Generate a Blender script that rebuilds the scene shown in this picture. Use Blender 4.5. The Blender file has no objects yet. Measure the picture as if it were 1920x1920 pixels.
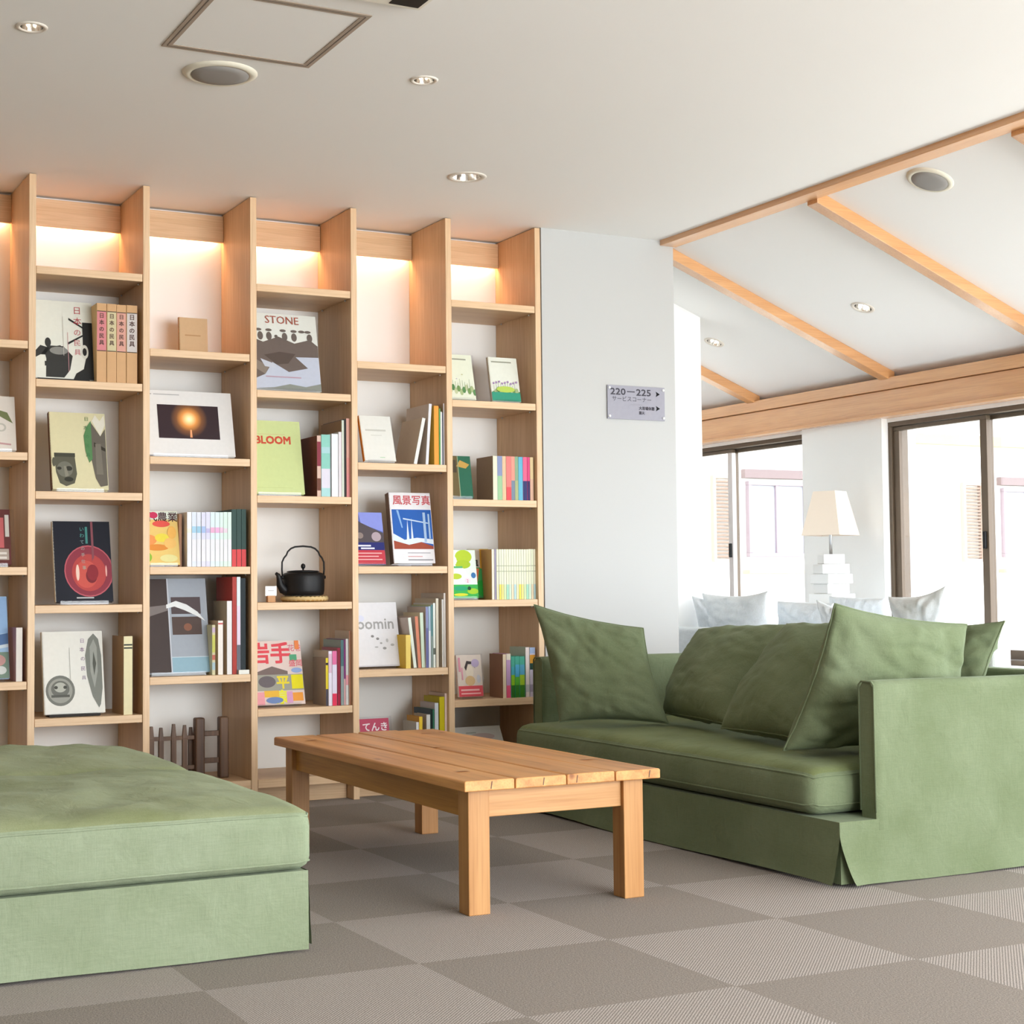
import bpy, bmesh, math, random
from mathutils import Vector, Matrix, noise
C = bpy.context.scene.collection
PI = math.pi
scene = bpy.context.scene

# ------------------------------------------------------------------ camera
def cam_setup():
    f, p, y, r = 2961.23106, 0.04753, -0.46401, -0.00865
    cd = bpy.data.cameras.new('camera'); cam = bpy.data.objects.new('camera', cd); C.objects.link(cam)
    cy, sy, cp, sp = math.cos(y), math.sin(y), math.cos(p), math.sin(p)
    fwd = Vector((-sy*cp, cy*cp, sp)); right = Vector((cy, sy, 0)); up = right.cross(fwd)
    r2 = math.cos(r)*right + math.sin(r)*up; u2 = -math.sin(r)*right + math.cos(r)*up
    m = Matrix((r2, u2, -fwd)).transposed().to_4x4(); m.translation = Vector((-0.21318, -5.85785, 0.84333))
    cam.matrix_world = m
    cd.sensor_width = 36; cd.lens = f/1920*36; cd.shift_x = 0.05622; cd.clip_start = .05
    scene.camera = cam
cam_setup()
# ------------------------------------------------------------------ light
w = bpy.data.worlds.new('sky'); scene.world = w; w.use_nodes = True
wn = w.node_tree; bg = wn.nodes['Background']; bg.inputs[0].default_value = (.86, .93, 1, 1); bg.inputs[1].default_value = 9
def area(name, loc, direction, sx, sy, power, col):
    ld = bpy.data.lights.new(name, 'AREA'); ld.shape = 'RECTANGLE'; ld.size = sx; ld.size_y = sy; ld.energy = power; ld.color = col
    o = bpy.data.objects.new(name, ld); C.objects.link(o); o.location = loc
    o.rotation_euler = Vector(direction).to_track_quat('-Z', 'Z').to_euler(); return o
# daylight entering the windows of the long window wall (outside the frame) and an area lamp added behind the camera as frontal daylight
DAY = (.925, .97, 1.0)
area('window_daylight', (5.32, -2.6, 1.2), (-1, .0, -.1), 2.0, 1.2, 18, DAY)
area('window_daylight', (5.32, -5.2, 1.2), (-1, .15, -.05), 2.4, 1.2, 18, DAY)
area('rear_daylight_lamp', (3.1, -7.9, 1.2), (-.16, 1, .04), 4.0, 2.1, 430, DAY)
scene.view_settings.view_transform = 'Standard'; scene.view_settings.look = 'None'
scene.view_settings.gamma = 1; scene.view_settings.use_curve_mapping = False
scene.view_settings.exposure = 0.02
scene.cycles.max_bounces = 8; scene.cycles.diffuse_bounces = 5; scene.cycles.transparent_max_bounces = 12
scene.cycles.sample_clamp_indirect = 6; scene.cycles.caustics_reflective = False; scene.cycles.caustics_refractive = False

# ------------------------------------------------------------------ materials
def lin(h):
    c = [int(h[i:i+2], 16)/255 for i in (0, 2, 4)]
    return tuple(x/12.92 if x <= .04045 else ((x+.055)/1.055)**2.4 for x in c)
def newmat(name, rough=.6, col=None, spec=.4, metal=0):
    m = bpy.data.materials.new(name); m.use_nodes = True; b = m.node_tree.nodes['Principled BSDF']
    b.inputs['Roughness'].default_value = rough; b.inputs['Specular IOR Level'].default_value = spec; b.inputs['Metallic'].default_value = metal
    if col: b.inputs['Base Color'].default_value = (*col, 1)
    return m, m.node_tree, b
_mc = {}
def cm(h, rough=.5, spec=.15):
    """plain printed paper / paint colour with a faint procedural mottling"""
    k = (h, rough, spec)
    if k not in _mc:
        m, nt, b = newmat('paint_'+h, rough, None, spec)
        n = nt.nodes.new('ShaderNodeTexNoise'); n.inputs['Scale'].default_value = 60
        tc = nt.nodes.new('ShaderNodeTexCoord'); nt.links.new(tc.outputs['Object'], n.inputs['Vector'])
        mx = nt.nodes.new('ShaderNodeMixRGB'); c = [v*.87 for v in lin(h)]
        mx.inputs[1].default_value = (*[v*.95 for v in c], 1); mx.inputs[2].default_value = (*[min(1, v*1.04) for v in c], 1)
        nt.links.new(n.outputs['Fac'], mx.inputs[0]); nt.links.new(mx.outputs[0], b.inputs['Base Color']); _mc[k] = m
    return _mc[k]
def emat(name, col, s):
    m = bpy.data.materials.new(name); m.use_nodes = True; nt = m.node_tree; nt.nodes.clear()
    e = nt.nodes.new('ShaderNodeEmission'); e.inputs[0].default_value = (*col, 1); e.inputs[1].default_value = s
    o = nt.nodes.new('ShaderNodeOutputMaterial'); nt.links.new(e.outputs[0], o.inputs[0]); return m
def wood(name, c1, c2, axis, scale=1.0, rough=.45, fine=90, knots=False, spec=.4):
    m, nt, b = newmat(name, rough, None, spec); L = nt.links.new
    tc = nt.nodes.new('ShaderNodeTexCoord'); mp = nt.nodes.new('ShaderNodeMapping')
    s = [12*scale]*3; s[axis] = .9*scale; mp.inputs['Scale'].default_value = s; L(tc.outputs['Object'], mp.inputs[0])
    n = nt.nodes.new('ShaderNodeTexNoise'); n.inputs['Scale'].default_value = 1.6; n.inputs['Detail'].default_value = 5; n.inputs['Distortion'].default_value = .6; L(mp.outputs[0], n.inputs['Vector'])
    mp2 = nt.nodes.new('ShaderNodeMapping'); s = [fine*3]*3; s[axis] = fine/14; mp2.inputs['Scale'].default_value = s; L(tc.outputs['Object'], mp2.inputs[0])
    n2 = nt.nodes.new('ShaderNodeTexNoise'); n2.inputs['Scale'].default_value = 1; n2.inputs['Detail'].default_value = 2; L(mp2.outputs[0], n2.inputs['Vector'])
    r = nt.nodes.new('ShaderNodeValToRGB'); r.color_ramp.elements[0].position = .32; r.color_ramp.elements[1].position = .68
    r.color_ramp.elements[0].color = (*c2, 1); r.color_ramp.elements[1].color = (*c1, 1); L(n.outputs['Fac'], r.inputs[0])
    mx = nt.nodes.new('ShaderNodeMixRGB'); mx.blend_type = 'MULTIPLY'; mx.inputs[0].default_value = .35
    r2 = nt.nodes.new('ShaderNodeValToRGB'); r2.color_ramp.elements[0].position = .3; r2.color_ramp.elements[0].color = (.62, .5, .4, 1); r2.color_ramp.elements[1].position = .55; r2.color_ramp.elements[1].color = (1, 1, 1, 1)
    L(n2.outputs['Fac'], r2.inputs[0]); L(r.outputs[0], mx.inputs[1]); L(r2.outputs[0], mx.inputs[2]); out = mx.outputs[0]
    if knots:
        v = nt.nodes.new('ShaderNodeTexVoronoi'); v.inputs['Scale'].default_value = 1; mp3 = nt.nodes.new('ShaderNodeMapping')
        s = [7.]*3; s[axis] = 3.; mp3.inputs['Scale'].default_value = s; L(tc.outputs['Object'], mp3.inputs[0]); L(mp3.outputs[0], v.inputs['Vector'])
        r3 = nt.nodes.new('ShaderNodeValToRGB'); r3.color_ramp.elements[0].position = .03; r3.color_ramp.elements[0].color = (.35, .22, .12, 1); r3.color_ramp.elements[1].position = .09; r3.color_ramp.elements[1].color = (1, 1, 1, 1)
        L(v.outputs['Distance'], r3.inputs[0]); mk = nt.nodes.new('ShaderNodeMixRGB'); mk.blend_type = 'MULTIPLY'; mk.inputs[0].default_value = .8; L(out, mk.inputs[1]); L(r3.outputs[0], mk.inputs[2]); out = mk.outputs[0]
    L(out, b.inputs['Base Color'])
    bp = nt.nodes.new('ShaderNodeBump'); bp.inputs['Strength'].default_value = .12; bp.inputs['Distance'].default_value = .002; L(n2.outputs['Fac'], bp.inputs['Height']); L(bp.outputs[0], b.inputs['Normal'])
    return m
def fabric(name, c1, c2, weave=880, sheen=.25, nscale=5, contrast=(.35, .65)):
    m, nt, b = newmat(name, .92, None, .15); L = nt.links.new
    b.inputs['Sheen Weight'].default_value = sheen*.4; b.inputs['Sheen Roughness'].default_value = .5; b.inputs['Sheen Tint'].default_value = (.85, 1, .8, 1)
    tc = nt.nodes.new('ShaderNodeTexCoord')
    n = nt.nodes.new('ShaderNodeTexNoise'); n.inputs['Scale'].default_value = nscale; n.inputs['Detail'].default_value = 6; L(tc.outputs['Object'], n.inputs['Vector'])
    r = nt.nodes.new('ShaderNodeValToRGB'); r.color_ramp.elements[0].position = contrast[0]; r.color_ramp.elements[1].position = contrast[1]
    r.color_ramp.elements[0].color = (*c2, 1); r.color_ramp.elements[1].color = (*c1, 1); L(n.outputs['Fac'], r.inputs[0])
    out = r.outputs[0]; bumps = None
    for ax in (0, 1, 2):      # slubby linen threads along each axis
        mp = nt.nodes.new('ShaderNodeMapping'); s = [weave*.55]*3; s[ax] = weave*.03; mp.inputs['Scale'].default_value = s; L(tc.outputs['Object'], mp.inputs[0])
        t = nt.nodes.new('ShaderNodeTexNoise'); t.inputs['Scale'].default_value = 1; t.inputs['Detail'].default_value = 1; L(mp.outputs[0], t.inputs['Vector'])
        rr = nt.nodes.new('ShaderNodeValToRGB'); rr.color_ramp.elements[0].position = .3; rr.color_ramp.elements[0].color = (.72, .76, .7, 1); rr.color_ramp.elements[1].position = .62; rr.color_ramp.elements[1].color = (1.0, 1.0, 1.0, 1); L(t.outputs['Fac'], rr.inputs[0])
        mx = nt.nodes.new('ShaderNodeMixRGB'); mx.blend_type = 'MULTIPLY'; mx.inputs[0].default_value = .26; L(out, mx.inputs[1]); L(rr.outputs[0], mx.inputs[2]); out = mx.outputs[0]
        if bumps is None: bumps = t.outputs['Fac']
        else:
            ad = nt.nodes.new('ShaderNodeMath'); ad.operation = 'ADD'; L(bumps, ad.inputs[0]); L(t.outputs['Fac'], ad.inputs[1]); bumps = ad.outputs[0]
    L(out, b.inputs['Base Color'])
    bp = nt.nodes.new('ShaderNodeBump'); bp.inputs['Strength'].default_value = .25; bp.inputs['Distance'].default_value = .001; L(bumps, bp.inputs['Height'])
    n3 = nt.nodes.new('ShaderNodeTexNoise'); n3.inputs['Scale'].default_value = 14; n3.inputs['Detail'].default_value = 3; n3.inputs['Distortion'].default_value = 1; L(tc.outputs['Object'], n3.inputs['Vector'])
    b2 = nt.nodes.new('ShaderNodeBump'); b2.inputs['Strength'].default_value = .35; b2.inputs['Distance'].default_value = .012; L(n3.outputs['Fac'], b2.inputs['Height']); L(bp.outputs[0], b2.inputs['Normal'])
    L(b2.outputs[0], b.inputs['Normal']); return m
def wallmat(name, col, rough=.85, bump=.05):
    m, nt, b = newmat(name, rough, None, .2); L = nt.links.new
    tc = nt.nodes.new('ShaderNodeTexCoord'); n = nt.nodes.new('ShaderNodeTexNoise'); n.inputs['Scale'].default_value = 180; n.inputs['Detail'].default_value = 3; L(tc.outputs['Object'], n.inputs['Vector'])
    n2 = nt.nodes.new('ShaderNodeTexNoise'); n2.inputs['Scale'].default_value = .8; L(tc.outputs['Object'], n2.inputs['Vector'])
    mx = nt.nodes.new('ShaderNodeMixRGB'); mx.inputs[1].default_value = (*[v*.98 for v in col], 1); mx.inputs[2].default_value = (*[min(1, v*1.015) for v in col], 1); L(n2.outputs['Fac'], mx.inputs[0]); L(mx.outputs[0], b.inputs['Base Color'])
    bp = nt.nodes.new('ShaderNodeBump'); bp.inputs['Strength'].default_value = bump; bp.inputs['Distance'].default_value = .002; L(n.outputs['Fac'], bp.inputs['Height']); L(bp.outputs[0], b.inputs['Normal']); return m
OAK1, OAK2 = (.72, .51, .315), (.63, .42, .24)
M_oakz = wood('light_oak_upright', OAK1, OAK2, 2); M_oakx = wood('light_oak_board', OAK1, OAK2, 0)
M_ced_y = wood('cedar_beam', (.72, .38, .16), (.62, .30, .11), 1, .7); M_ced_x = wood('cedar_rafter', (.72, .38, .16), (.62, .30, .11), 0, .7)
T1, T2 = (.74, .365, .125), (.47, .20, .06)
M_taby = wood('pine_top', T1, T2, 1, 1.0, .38, 70, True); M_tabz = wood('pine_leg', (.52, .27, .10), (.40, .185, .058), 2, 1.0, .4, 70); M_tabx = wood('pine_rail', (.56, .30, .12), (.42, .20, .065), 0, 1.0, .4, 70, True); M_tabr = wood('pine_rail_long', (.60, .30, .075), (.38, .165, .03), 1, 1.0, .4, 70)
for m_ in (M_ced_y, M_ced_x):
    b_ = m_.node_tree.nodes['Principled BSDF']; b_.inputs['Coat Weight'].default_value = 1; b_.inputs['Coat Roughness'].default_value = .22; b_.inputs['Coat IOR'].default_value = 1.7
M_dark = wood('dark_wood', (.16, .085, .045), (.07, .035, .02), 2, 1.5, .5)
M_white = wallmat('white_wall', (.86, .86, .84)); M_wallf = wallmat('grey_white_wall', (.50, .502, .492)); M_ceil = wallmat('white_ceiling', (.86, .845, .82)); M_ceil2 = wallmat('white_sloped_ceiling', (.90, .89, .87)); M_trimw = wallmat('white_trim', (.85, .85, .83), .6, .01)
M_sofa = fabric('olive_linen', (.185, .222, .132), (.15, .184, .10)); M_seat_shade = fabric('olive_linen_shade_tint', (.185, .215, .095), (.14, .165, .065))  # seat top: same linen, the yellower cast of its shade put into the colour
M_otto = fabric('sage_linen', (.285, .33, .225), (.25, .295, .19), contrast=(.38, .6)); M_ottot = fabric('sage_linen_worn_warmlit_top', (.265, .29, .165), (.19, .21, .095), nscale=4.5, contrast=(.36, .62))  # top: worn mottle, plus warm ceiling light put into its yellower tone
M_wfab = fabric('white_linen', (.86, .88, .91), (.80, .83, .87), sheen=.1)
M_black = newmat('cast_iron', .5, (.007, .007, .008), .3)[0]; M_metal = newmat('brushed_metal', .3, (.6, .6, .6), .5, 1)[0]
M_alu = newmat('bronze_aluminium', .45, (.12, .085, .055), .5, .3)[0]; M_lite = newmat('pale_aluminium', .4, (.62, .57, .55), .5, .2)[0]
M_refl = newmat('polished_reflector', .12, (.85, .83, .8), .5, 1)[0]; M_grille = newmat('speaker_grille', .7, (.30, .285, .27), .3)[0]
M_plast = newmat('cream_plastic', .5, (.78, .74, .64), .4)[0]; M_page = cm('ece6d6', .8)
M_glow = emat('warm_strip_light', (1, .53, .27), 78); M_bulb = emat('warm_bulb', (1, .83, .62), 9); M_bulbw = emat('white_bulb', (1, .97, .9), 9)
def clear(name, f=.10):
    m = bpy.data.materials.new(name); m.use_nodes = True; nt = m.node_tree; nt.nodes.clear()
    t = nt.nodes.new('ShaderNodeBsdfTransparent'); t.inputs[0].default_value = (.95, .95, .96, 1); g = nt.nodes.new('ShaderNodeBsdfGlossy'); g.inputs['Roughness'].default_value = .05
    x = nt.nodes.new('ShaderNodeMixShader'); fr = nt.nodes.new('ShaderNodeFresnel'); fr.inputs[0].default_value = 1.45; o = nt.nodes.new('ShaderNodeOutputMaterial')
    x.inputs[0].default_value = f; nt.nodes.remove(fr); nt.links.new(t.outputs[0], x.inputs[1]); nt.links.new(g.outputs[0], x.inputs[2]); nt.links.new(x.outputs[0], o.inputs[0]); return m
M_acr = clear('clear_acrylic', .018); M_glass = clear('window_glass', .06)
def carpetmat():
    m, nt, b = newmat('carpet_tiles', .97, None, .1); L = nt.links.new
    b.inputs['Sheen Weight'].default_value = .1
    tc = nt.nodes.new('ShaderNodeTexCoord'); mp = nt.nodes.new('ShaderNodeMapping'); mp.inputs['Location'].default_value = (-1.81356*2, -(-2.10871)*2, .5); mp.inputs['Scale'].default_value = (2, 2, 2); L(tc.outputs['Object'], mp.inputs[0])
    ch = nt.nodes.new('ShaderNodeTexChecker'); ch.inputs['Scale'].default_value = 1; ch.inputs['Color1'].default_value = (0, 0, 0, 1); ch.inputs['Color2'].default_value = (1, 1, 1, 1); L(mp.outputs[0], ch.inputs['Vector'])
    n = nt.nodes.new('ShaderNodeTexNoise'); n.inputs['Scale'].default_value = 260; n.inputs['Detail'].default_value = 3; n.inputs['Roughness'].default_value = .7; L(tc.outputs['Object'], n.inputs['Vector'])
    wv = nt.nodes.new('ShaderNodeTexWave'); wv.bands_direction = 'DIAGONAL'; wv.inputs['Scale'].default_value = 72; wv.inputs['Distortion'].default_value = 1.2; wv.inputs['Detail'].default_value = 1; wv.inputs['Detail Scale'].default_value = 6; fl = nt.nodes.new('ShaderNodeMapping'); fl.inputs['Scale'].default_value = (1, -1, 1); L(tc.outputs['Object'], fl.inputs[0]); L(fl.outputs[0], wv.inputs['Vector'])
    def ramp(c0, c1, p0=.3, p1=.7):
        r = nt.nodes.new('ShaderNodeValToRGB'); r.color_ramp.elements[0].position = p0; r.color_ramp.elements[1].position = p1; r.color_ramp.elements[0].color = (*c0, 1); r.color_ramp.elements[1].color = (*c1, 1); return r
    rd = ramp((.11, .086, .068), (.29, .245, .20), .33, .67); L(n.outputs['Fac'], rd.inputs[0])
    mm = nt.nodes.new('ShaderNodeMath'); mm.operation = 'MULTIPLY_ADD'; mm.inputs[1].default_value = .35; L(wv.outputs['Fac'], mm.inputs[0])
    m2 = nt.nodes.new('ShaderNodeMath'); m2.operation = 'MULTIPLY'; m2.inputs[1].default_value = .65; L(n.outputs['Fac'], m2.inputs[0]); L(m2.outputs[0], mm.inputs[2])
    rl = ramp((.13, .108, .09), (.43, .37, .325), .30, .70); L(mm.outputs[0], rl.inputs[0])
    mx = nt.nodes.new('ShaderNodeMixRGB'); L(ch.outputs['Fac'], mx.inputs[0]); L(rl.outputs[0], mx.inputs[1]); L(rd.outputs[0], mx.inputs[2]); L(mx.outputs[0], b.inputs['Base Color'])
    bp = nt.nodes.new('ShaderNodeBump'); bp.inputs['Strength'].default_value = .5; bp.inputs['Distance'].default_value = .003; L(n.outputs['Fac'], bp.inputs['Height']); L(bp.outputs[0], b.inputs['Normal']); return m
M_carpet = carpetmat()

# ------------------------------------------------------------------ mesh helpers
def tag(o, label=None, cat=None, group=None, kind=None):
    if label: o['label'] = label
    if cat: o['category'] = cat
    if group: o['group'] = group
    if kind: o['kind'] = kind
    return o
def thing(name, loc, label, cat, group=None, rz=0):
    o = bpy.data.objects.new(name, None); o.empty_display_size = .05; C.objects.link(o); o.location = loc; o.rotation_euler = (0, 0, rz)
    return tag(o, label, cat, group)
class MB:
    def __init__(s): s.v = []; s.f = []; s.m = []; s.mats = []; s.sm = []
    def mi(s, m):
        if m not in s.mats: s.mats.append(m)
        return s.mats.index(m)
    def add(s, vs, fs, m, smooth=False):
        k = len(s.v); s.v += [tuple(x) for x in vs]; i = s.mi(m)
        for f in fs: s.f.append([a+k for a in f]); s.m.append(i); s.sm.append(smooth)
    def box(s, x0, x1, y0, y1, z0, z1, m, mat=None):
        vs = [Vector((x, y, z)) for x in (x0, x1) for y in (y0, y1) for z in (z0, z1)]
        if mat: vs = [mat @ v for v in vs]
        s.add(vs, [(0, 1, 3, 2), (4, 6, 7, 5), (0, 4, 5, 1), (2, 3, 7, 6), (0, 2, 6, 4), (1, 5, 7, 3)], m)
    def lathe(s, prof, m, n=32, c=(0, 0, 0), mat=None, cap=False):
        vs = []; fs = []
        for r, z in prof:
            for k in range(n):
                a = 2*PI*k/n; v = Vector((c[0]+r*math.cos(a), c[1]+r*math.sin(a), c[2]+z)); vs.append(mat @ v if mat else v)
        for i in range(len(prof)-1):
            for k in range(n): fs.append((i*n+k, i*n+(k+1) % n, (i+1)*n+(k+1) % n, (i+1)*n+k))
        if cap: fs.append(tuple(range(n))[::-1]); fs.append(tuple((len(prof)-1)*n+k for k in range(n)))
        s.add(vs, fs, m, True)
    def tube(s, pts, r, m, n=10, closed=False):
        pts = [Vector(p) for p in pts]; vs = []; fs = []; N = len(pts); rr = r if isinstance(r, (list, tuple)) else [r]*N; up = None
        for i, p in enumerate(pts):
            d = (pts[(i+1) % N]-pts[i-1]) if closed else (pts[min(i+1, N-1)]-pts[max(i-1, 0)])
            d.normalize()
            if up is None: up = d.orthogonal().normalized()
            up = (up - d*up.dot(d)).normalized(); q = d.cross(up)
            for k in range(n): a = 2*PI*k/n; vs.append(p+(up*math.cos(a)+q*math.sin(a))*rr[i])
        for i in range(N if closed else N-1):
            j = (i+1) % N
            for k in range(n): fs.append((i*n+k, i*n+(k+1) % n, j*n+(k+1) % n, j*n+k))
        if not closed: fs.append(tuple(range(n))[::-1]); fs.append(tuple((N-1)*n+k for k in range(n)))
        s.add(vs, fs, m, True)
    def build(s, name, parent=None, bevel=0, loc=None, seg=2):
        me = bpy.data.meshes.new(name); me.from_pydata(s.v, [], s.f)
        for m in s.mats: me.materials.append(m)
        for p, i, sm in zip(me.polygons, s.m, s.sm): p.material_index = i; p.use_smooth = sm
        if bevel or not s.sm or not all(s.sm):
            bm = bmesh.new(); bm.from_mesh(me); bmesh.ops.recalc_face_normals(bm, faces=bm.faces); bm.to_mesh(me); bm.free()
        me.update(); o = bpy.data.objects.new(name, me); C.objects.link(o)
        if parent: o.parent = parent
        if loc: o.location = loc
        if bevel:
            b = o.modifiers.new('b', 'BEVEL'); b.width = bevel; b.segments = seg; b.limit_method = 'ANGLE'; b.angle_limit = .7; b.harden_normals = False
        return o
def boxo(name, x0, x1, y0, y1, z0, z1, m, parent=None, bevel=0, kind=None):
    """box whose origin sits at its lowest centre; parent must be unrotated"""
    c = Vector(((x0+x1)/2, (y0+y1)/2, z0)); b = MB(); b.box(x0-c.x, x1-c.x, y0-c.y, y1-c.y, 0, z1-z0, m)
    o = b.build(name, parent, bevel); o.location = c-(parent.location if parent else Vector())
    if kind: o['kind'] = kind
    return o
def hole(o, cuts):
    """cut round holes (x, y, z, radius, height, tilt) out of a slab and bake the result"""
    for (x, y, z, r, h, tilt) in cuts:
        bm = bmesh.new(); bmesh.ops.create_cone(bm, cap_ends=True, segments=40, radius1=r, radius2=r, depth=h); me = bpy.data.meshes.new('cut'); bm.to_mesh(me); bm.free()
        c = bpy.data.objects.new('cut', me); C.objects.link(c); c.location = (x, y, z); c.rotation_euler = (0, tilt, 0)
        md = o.modifiers.new('h', 'BOOLEAN'); md.object = c; md.operation = 'DIFFERENCE'; md.solver = 'EXACT'
        bpy.context.view_layer.update(); dg = bpy.context.evaluated_depsgraph_get(); me2 = bpy.data.meshes.new_from_object(o.evaluated_get(dg)); o.modifiers.clear(); o.data = me2
        bpy.data.objects.remove(c)
_txt = {}
def textmesh(body):
    if body not in _txt:
        c = bpy.data.curves.new('t', 'FONT'); c.body = body; c.resolution_u = 2; o = bpy.data.objects.new('t', c); C.objects.link(o); bpy.context.view_layer.update()
        me = bpy.data.meshes.new_from_object(o.evaluated_get(bpy.context.evaluated_depsgraph_get()))
        _txt[body] = ([tuple(v.co) for v in me.vertices], [tuple(p.vertices) for p in me.polygons]); bpy.data.objects.remove(o)
    return _txt[body]
def put_text(b, body, x, z, size, m, y, sx=1., bold=0, flip=False, fx=None):
    vs, fs = textmesh(body); offs = [(0, 0)] if not bold else [(dx*size*.022*bold, dz*size*.022*bold) for dx in (-1, 1) for dz in (-1, 1)]+[(0, 0)]
    for i, (dx, dz) in enumerate(offs):
        b.add([(fx(x+v[0]*size*sx+dx) if fx else x+v[0]*size*sx+dx, y-i*.00002, z+v[1]*size+dz) for v in vs], fs, m)
def candle_mat():
    m, nt, b = newmat('candle_photo', .3, None, .4); L = nt.links.new
    tc = nt.nodes.new('ShaderNodeTexCoord'); mp = nt.nodes.new('ShaderNodeMapping'); mp.inputs['Location'].default_value = (-.178, 0, -.150); L(tc.outputs['Object'], mp.inputs[0])
    ln = nt.nodes.new('ShaderNodeVectorMath'); ln.operation = 'LENGTH'; L(mp.outputs[0], ln.inputs[0])
    r = nt.nodes.new('ShaderNodeValToRGB'); e = r.color_ramp.elements; e[0].position = 0; e[0].color = (1, .92, .7, 1); e[1].position = .075; e[1].color = (.03, .015, .02, 1)
    x = e.new(.012); x.color = (1, .75, .35, 1); x = e.new(.03); x.color = (.75, .3, .07, 1); x = e.new(.05); x.color = (.2, .08, .03, 1)
    L(ln.outputs['Value'], r.inputs[0]); L(r.outputs[0], b.inputs['Base Color']); return m

# ------------------------------------------------------------------ room shell
H = 2.388; YB = .362
boxo('floor', -3, 5.42, -8.2, 6.2, -.12, 0, M_carpet, kind='structure')
f = bpy.data.objects['floor']; f.location = (0, 0, 0)
for v in f.data.vertices: v.co += Vector(((-3+5.42)/2, (-8.2+6.2)/2, -.12))
ce = boxo('ceiling', -3, 3.80, -8.2, YB, H, H+.14, M_ceil, kind='structure')
SL = .383; X0 = 3.84; Z0 = 2.40
def sz(x): return Z0-SL*(x-X0)
b = MB(); xs = (3.80, 5.42)
b.add([(x, y, (sz(x))+dz) for x in xs for y in (-8.2, 6.2) for dz in (0, .14)], [(0, 1, 3, 2), (4, 6, 7, 5), (0, 4, 5, 1), (2, 3, 7, 6), (0, 2, 6, 4), (1, 5, 7, 3)], M_ceil2)
cs = b.build('ceiling_sloped'); cs['kind'] = 'structure'
boxo('wall_back', -3, 3.144, YB, YB+.25, 0, H+.14, M_white, kind='structure')
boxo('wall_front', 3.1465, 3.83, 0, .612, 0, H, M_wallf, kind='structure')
b = MB(); b.box(3.144, 3.80, .0, .612, H, H+.14, M_ceil); b.build('ceiling_edge')['kind'] = 'structure'
b = MB(); b.add([(x, y, z) for x, z in ((3.83, 0), (4.41, 0), (4.41, sz(4.41)), (3.83, sz(3.83))) for y in (.612, .80)], [(0, 2, 4, 6), (1, 7, 5, 3), (0, 1, 3, 2), (2, 3, 5, 4), (4, 5, 7, 6), (6, 7, 1, 0)], M_white); b.build('wall_side')['kind'] = 'structure'
boxo('wall_left', -3.2, -3, -8.2, .6, 0, H+.14, wallmat('ochre_bounce_wall', (.42, .33, .24)), kind='structure')  # unseen wall; dark warm colour put in to lower and warm its bounce
boxo('wall_far', 3.5, 5.5, 6.2, 6.35, 0, 3.0, M_white, kind='structure')
boxo('wall_inner', 3.5, 3.6, .8, 6.2, 0, 2.5, M_white, kind='structure')
# solid rear wall behind the camera, unseen, without glazing
boxo('wall_rear', -3, 5.5, -8.4, -8.2, 0, 2.8, M_white, kind='structure')
# window wall (x = 5.2): piers, sill wall, lintel beam
def pier(n, y0, y1): boxo('wall_pier_%s' % n, 5.2, 5.42, y0, y1, 0, 1.668, M_white, kind='structure')
pier('near', .198, .814); pier('far', 3.2, 6.2); pier('window', -1.62, -1.50); pier('mid', -4.0, -3.7); pier('rear', -8.2, -6.6)
for i, (y0, y1) in enumerate(((.814, 3.2), (-1.50, .198), (-3.7, -1.62), (-6.6, -4.0))):
    boxo('wall_sill_%d' % (i+1), 5.23, 5.42, y0, y1, 0, .44, M_white, kind='structure')
    boxo('trim_%d' % (20+i), 5.10, 5.42, y0, y1, .44, .468, M_trimw, kind='structure', bevel=.003)
boxo('wall_head', 5.235, 5.42, -8.2, 6.2, 1.645, 1.90, M_trimw, kind='structure')
# timber: ceiling edge beam, wall beam, rafters
t = boxo('trim_1', 3.76, 3.845, -8.2, 0, 2.364, 2.42, M_ced_y, kind='structure', bevel=.002)
boxo('trim_2', 5.17, 5.234, -8.2, 6.2, 1.680, 1.795, M_ced_y, kind='structure', bevel=.002)
boxo('trim_3', 5.155, 5.234, -8.2, 6.2, 1.664, 1.682, M_ced_y, kind='structure', bevel=.002)
boxo('trim_4', 5.15, 5.234, -8.2, 6.2, 1.797, 1.855, M_ced_y, kind='structure', bevel=.002)
for i, y in enumerate((-7.36, -6.29, -5.22, -4.15, -3.10, -2.05, -.985, .085, 1.155, 2.22, 3.28, 4.34, 5.4)):
    b = MB(); xa, xb = 3.84, 5.19; th = .052
    b.add([(x, y+dy, sz(x)-dz) for x in (xa, xb) for dy in (0, .062) for dz in (-.0, th)], [(0, 1, 3, 2), (4, 6, 7, 5), (0, 4, 5, 1), (2, 3, 7, 6), (0, 2, 6, 4), (1, 5, 7, 3)], M_ced_x)
    b.build('trim_%d' % (5+i), bevel=.002)['kind'] = 'structure'
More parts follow.
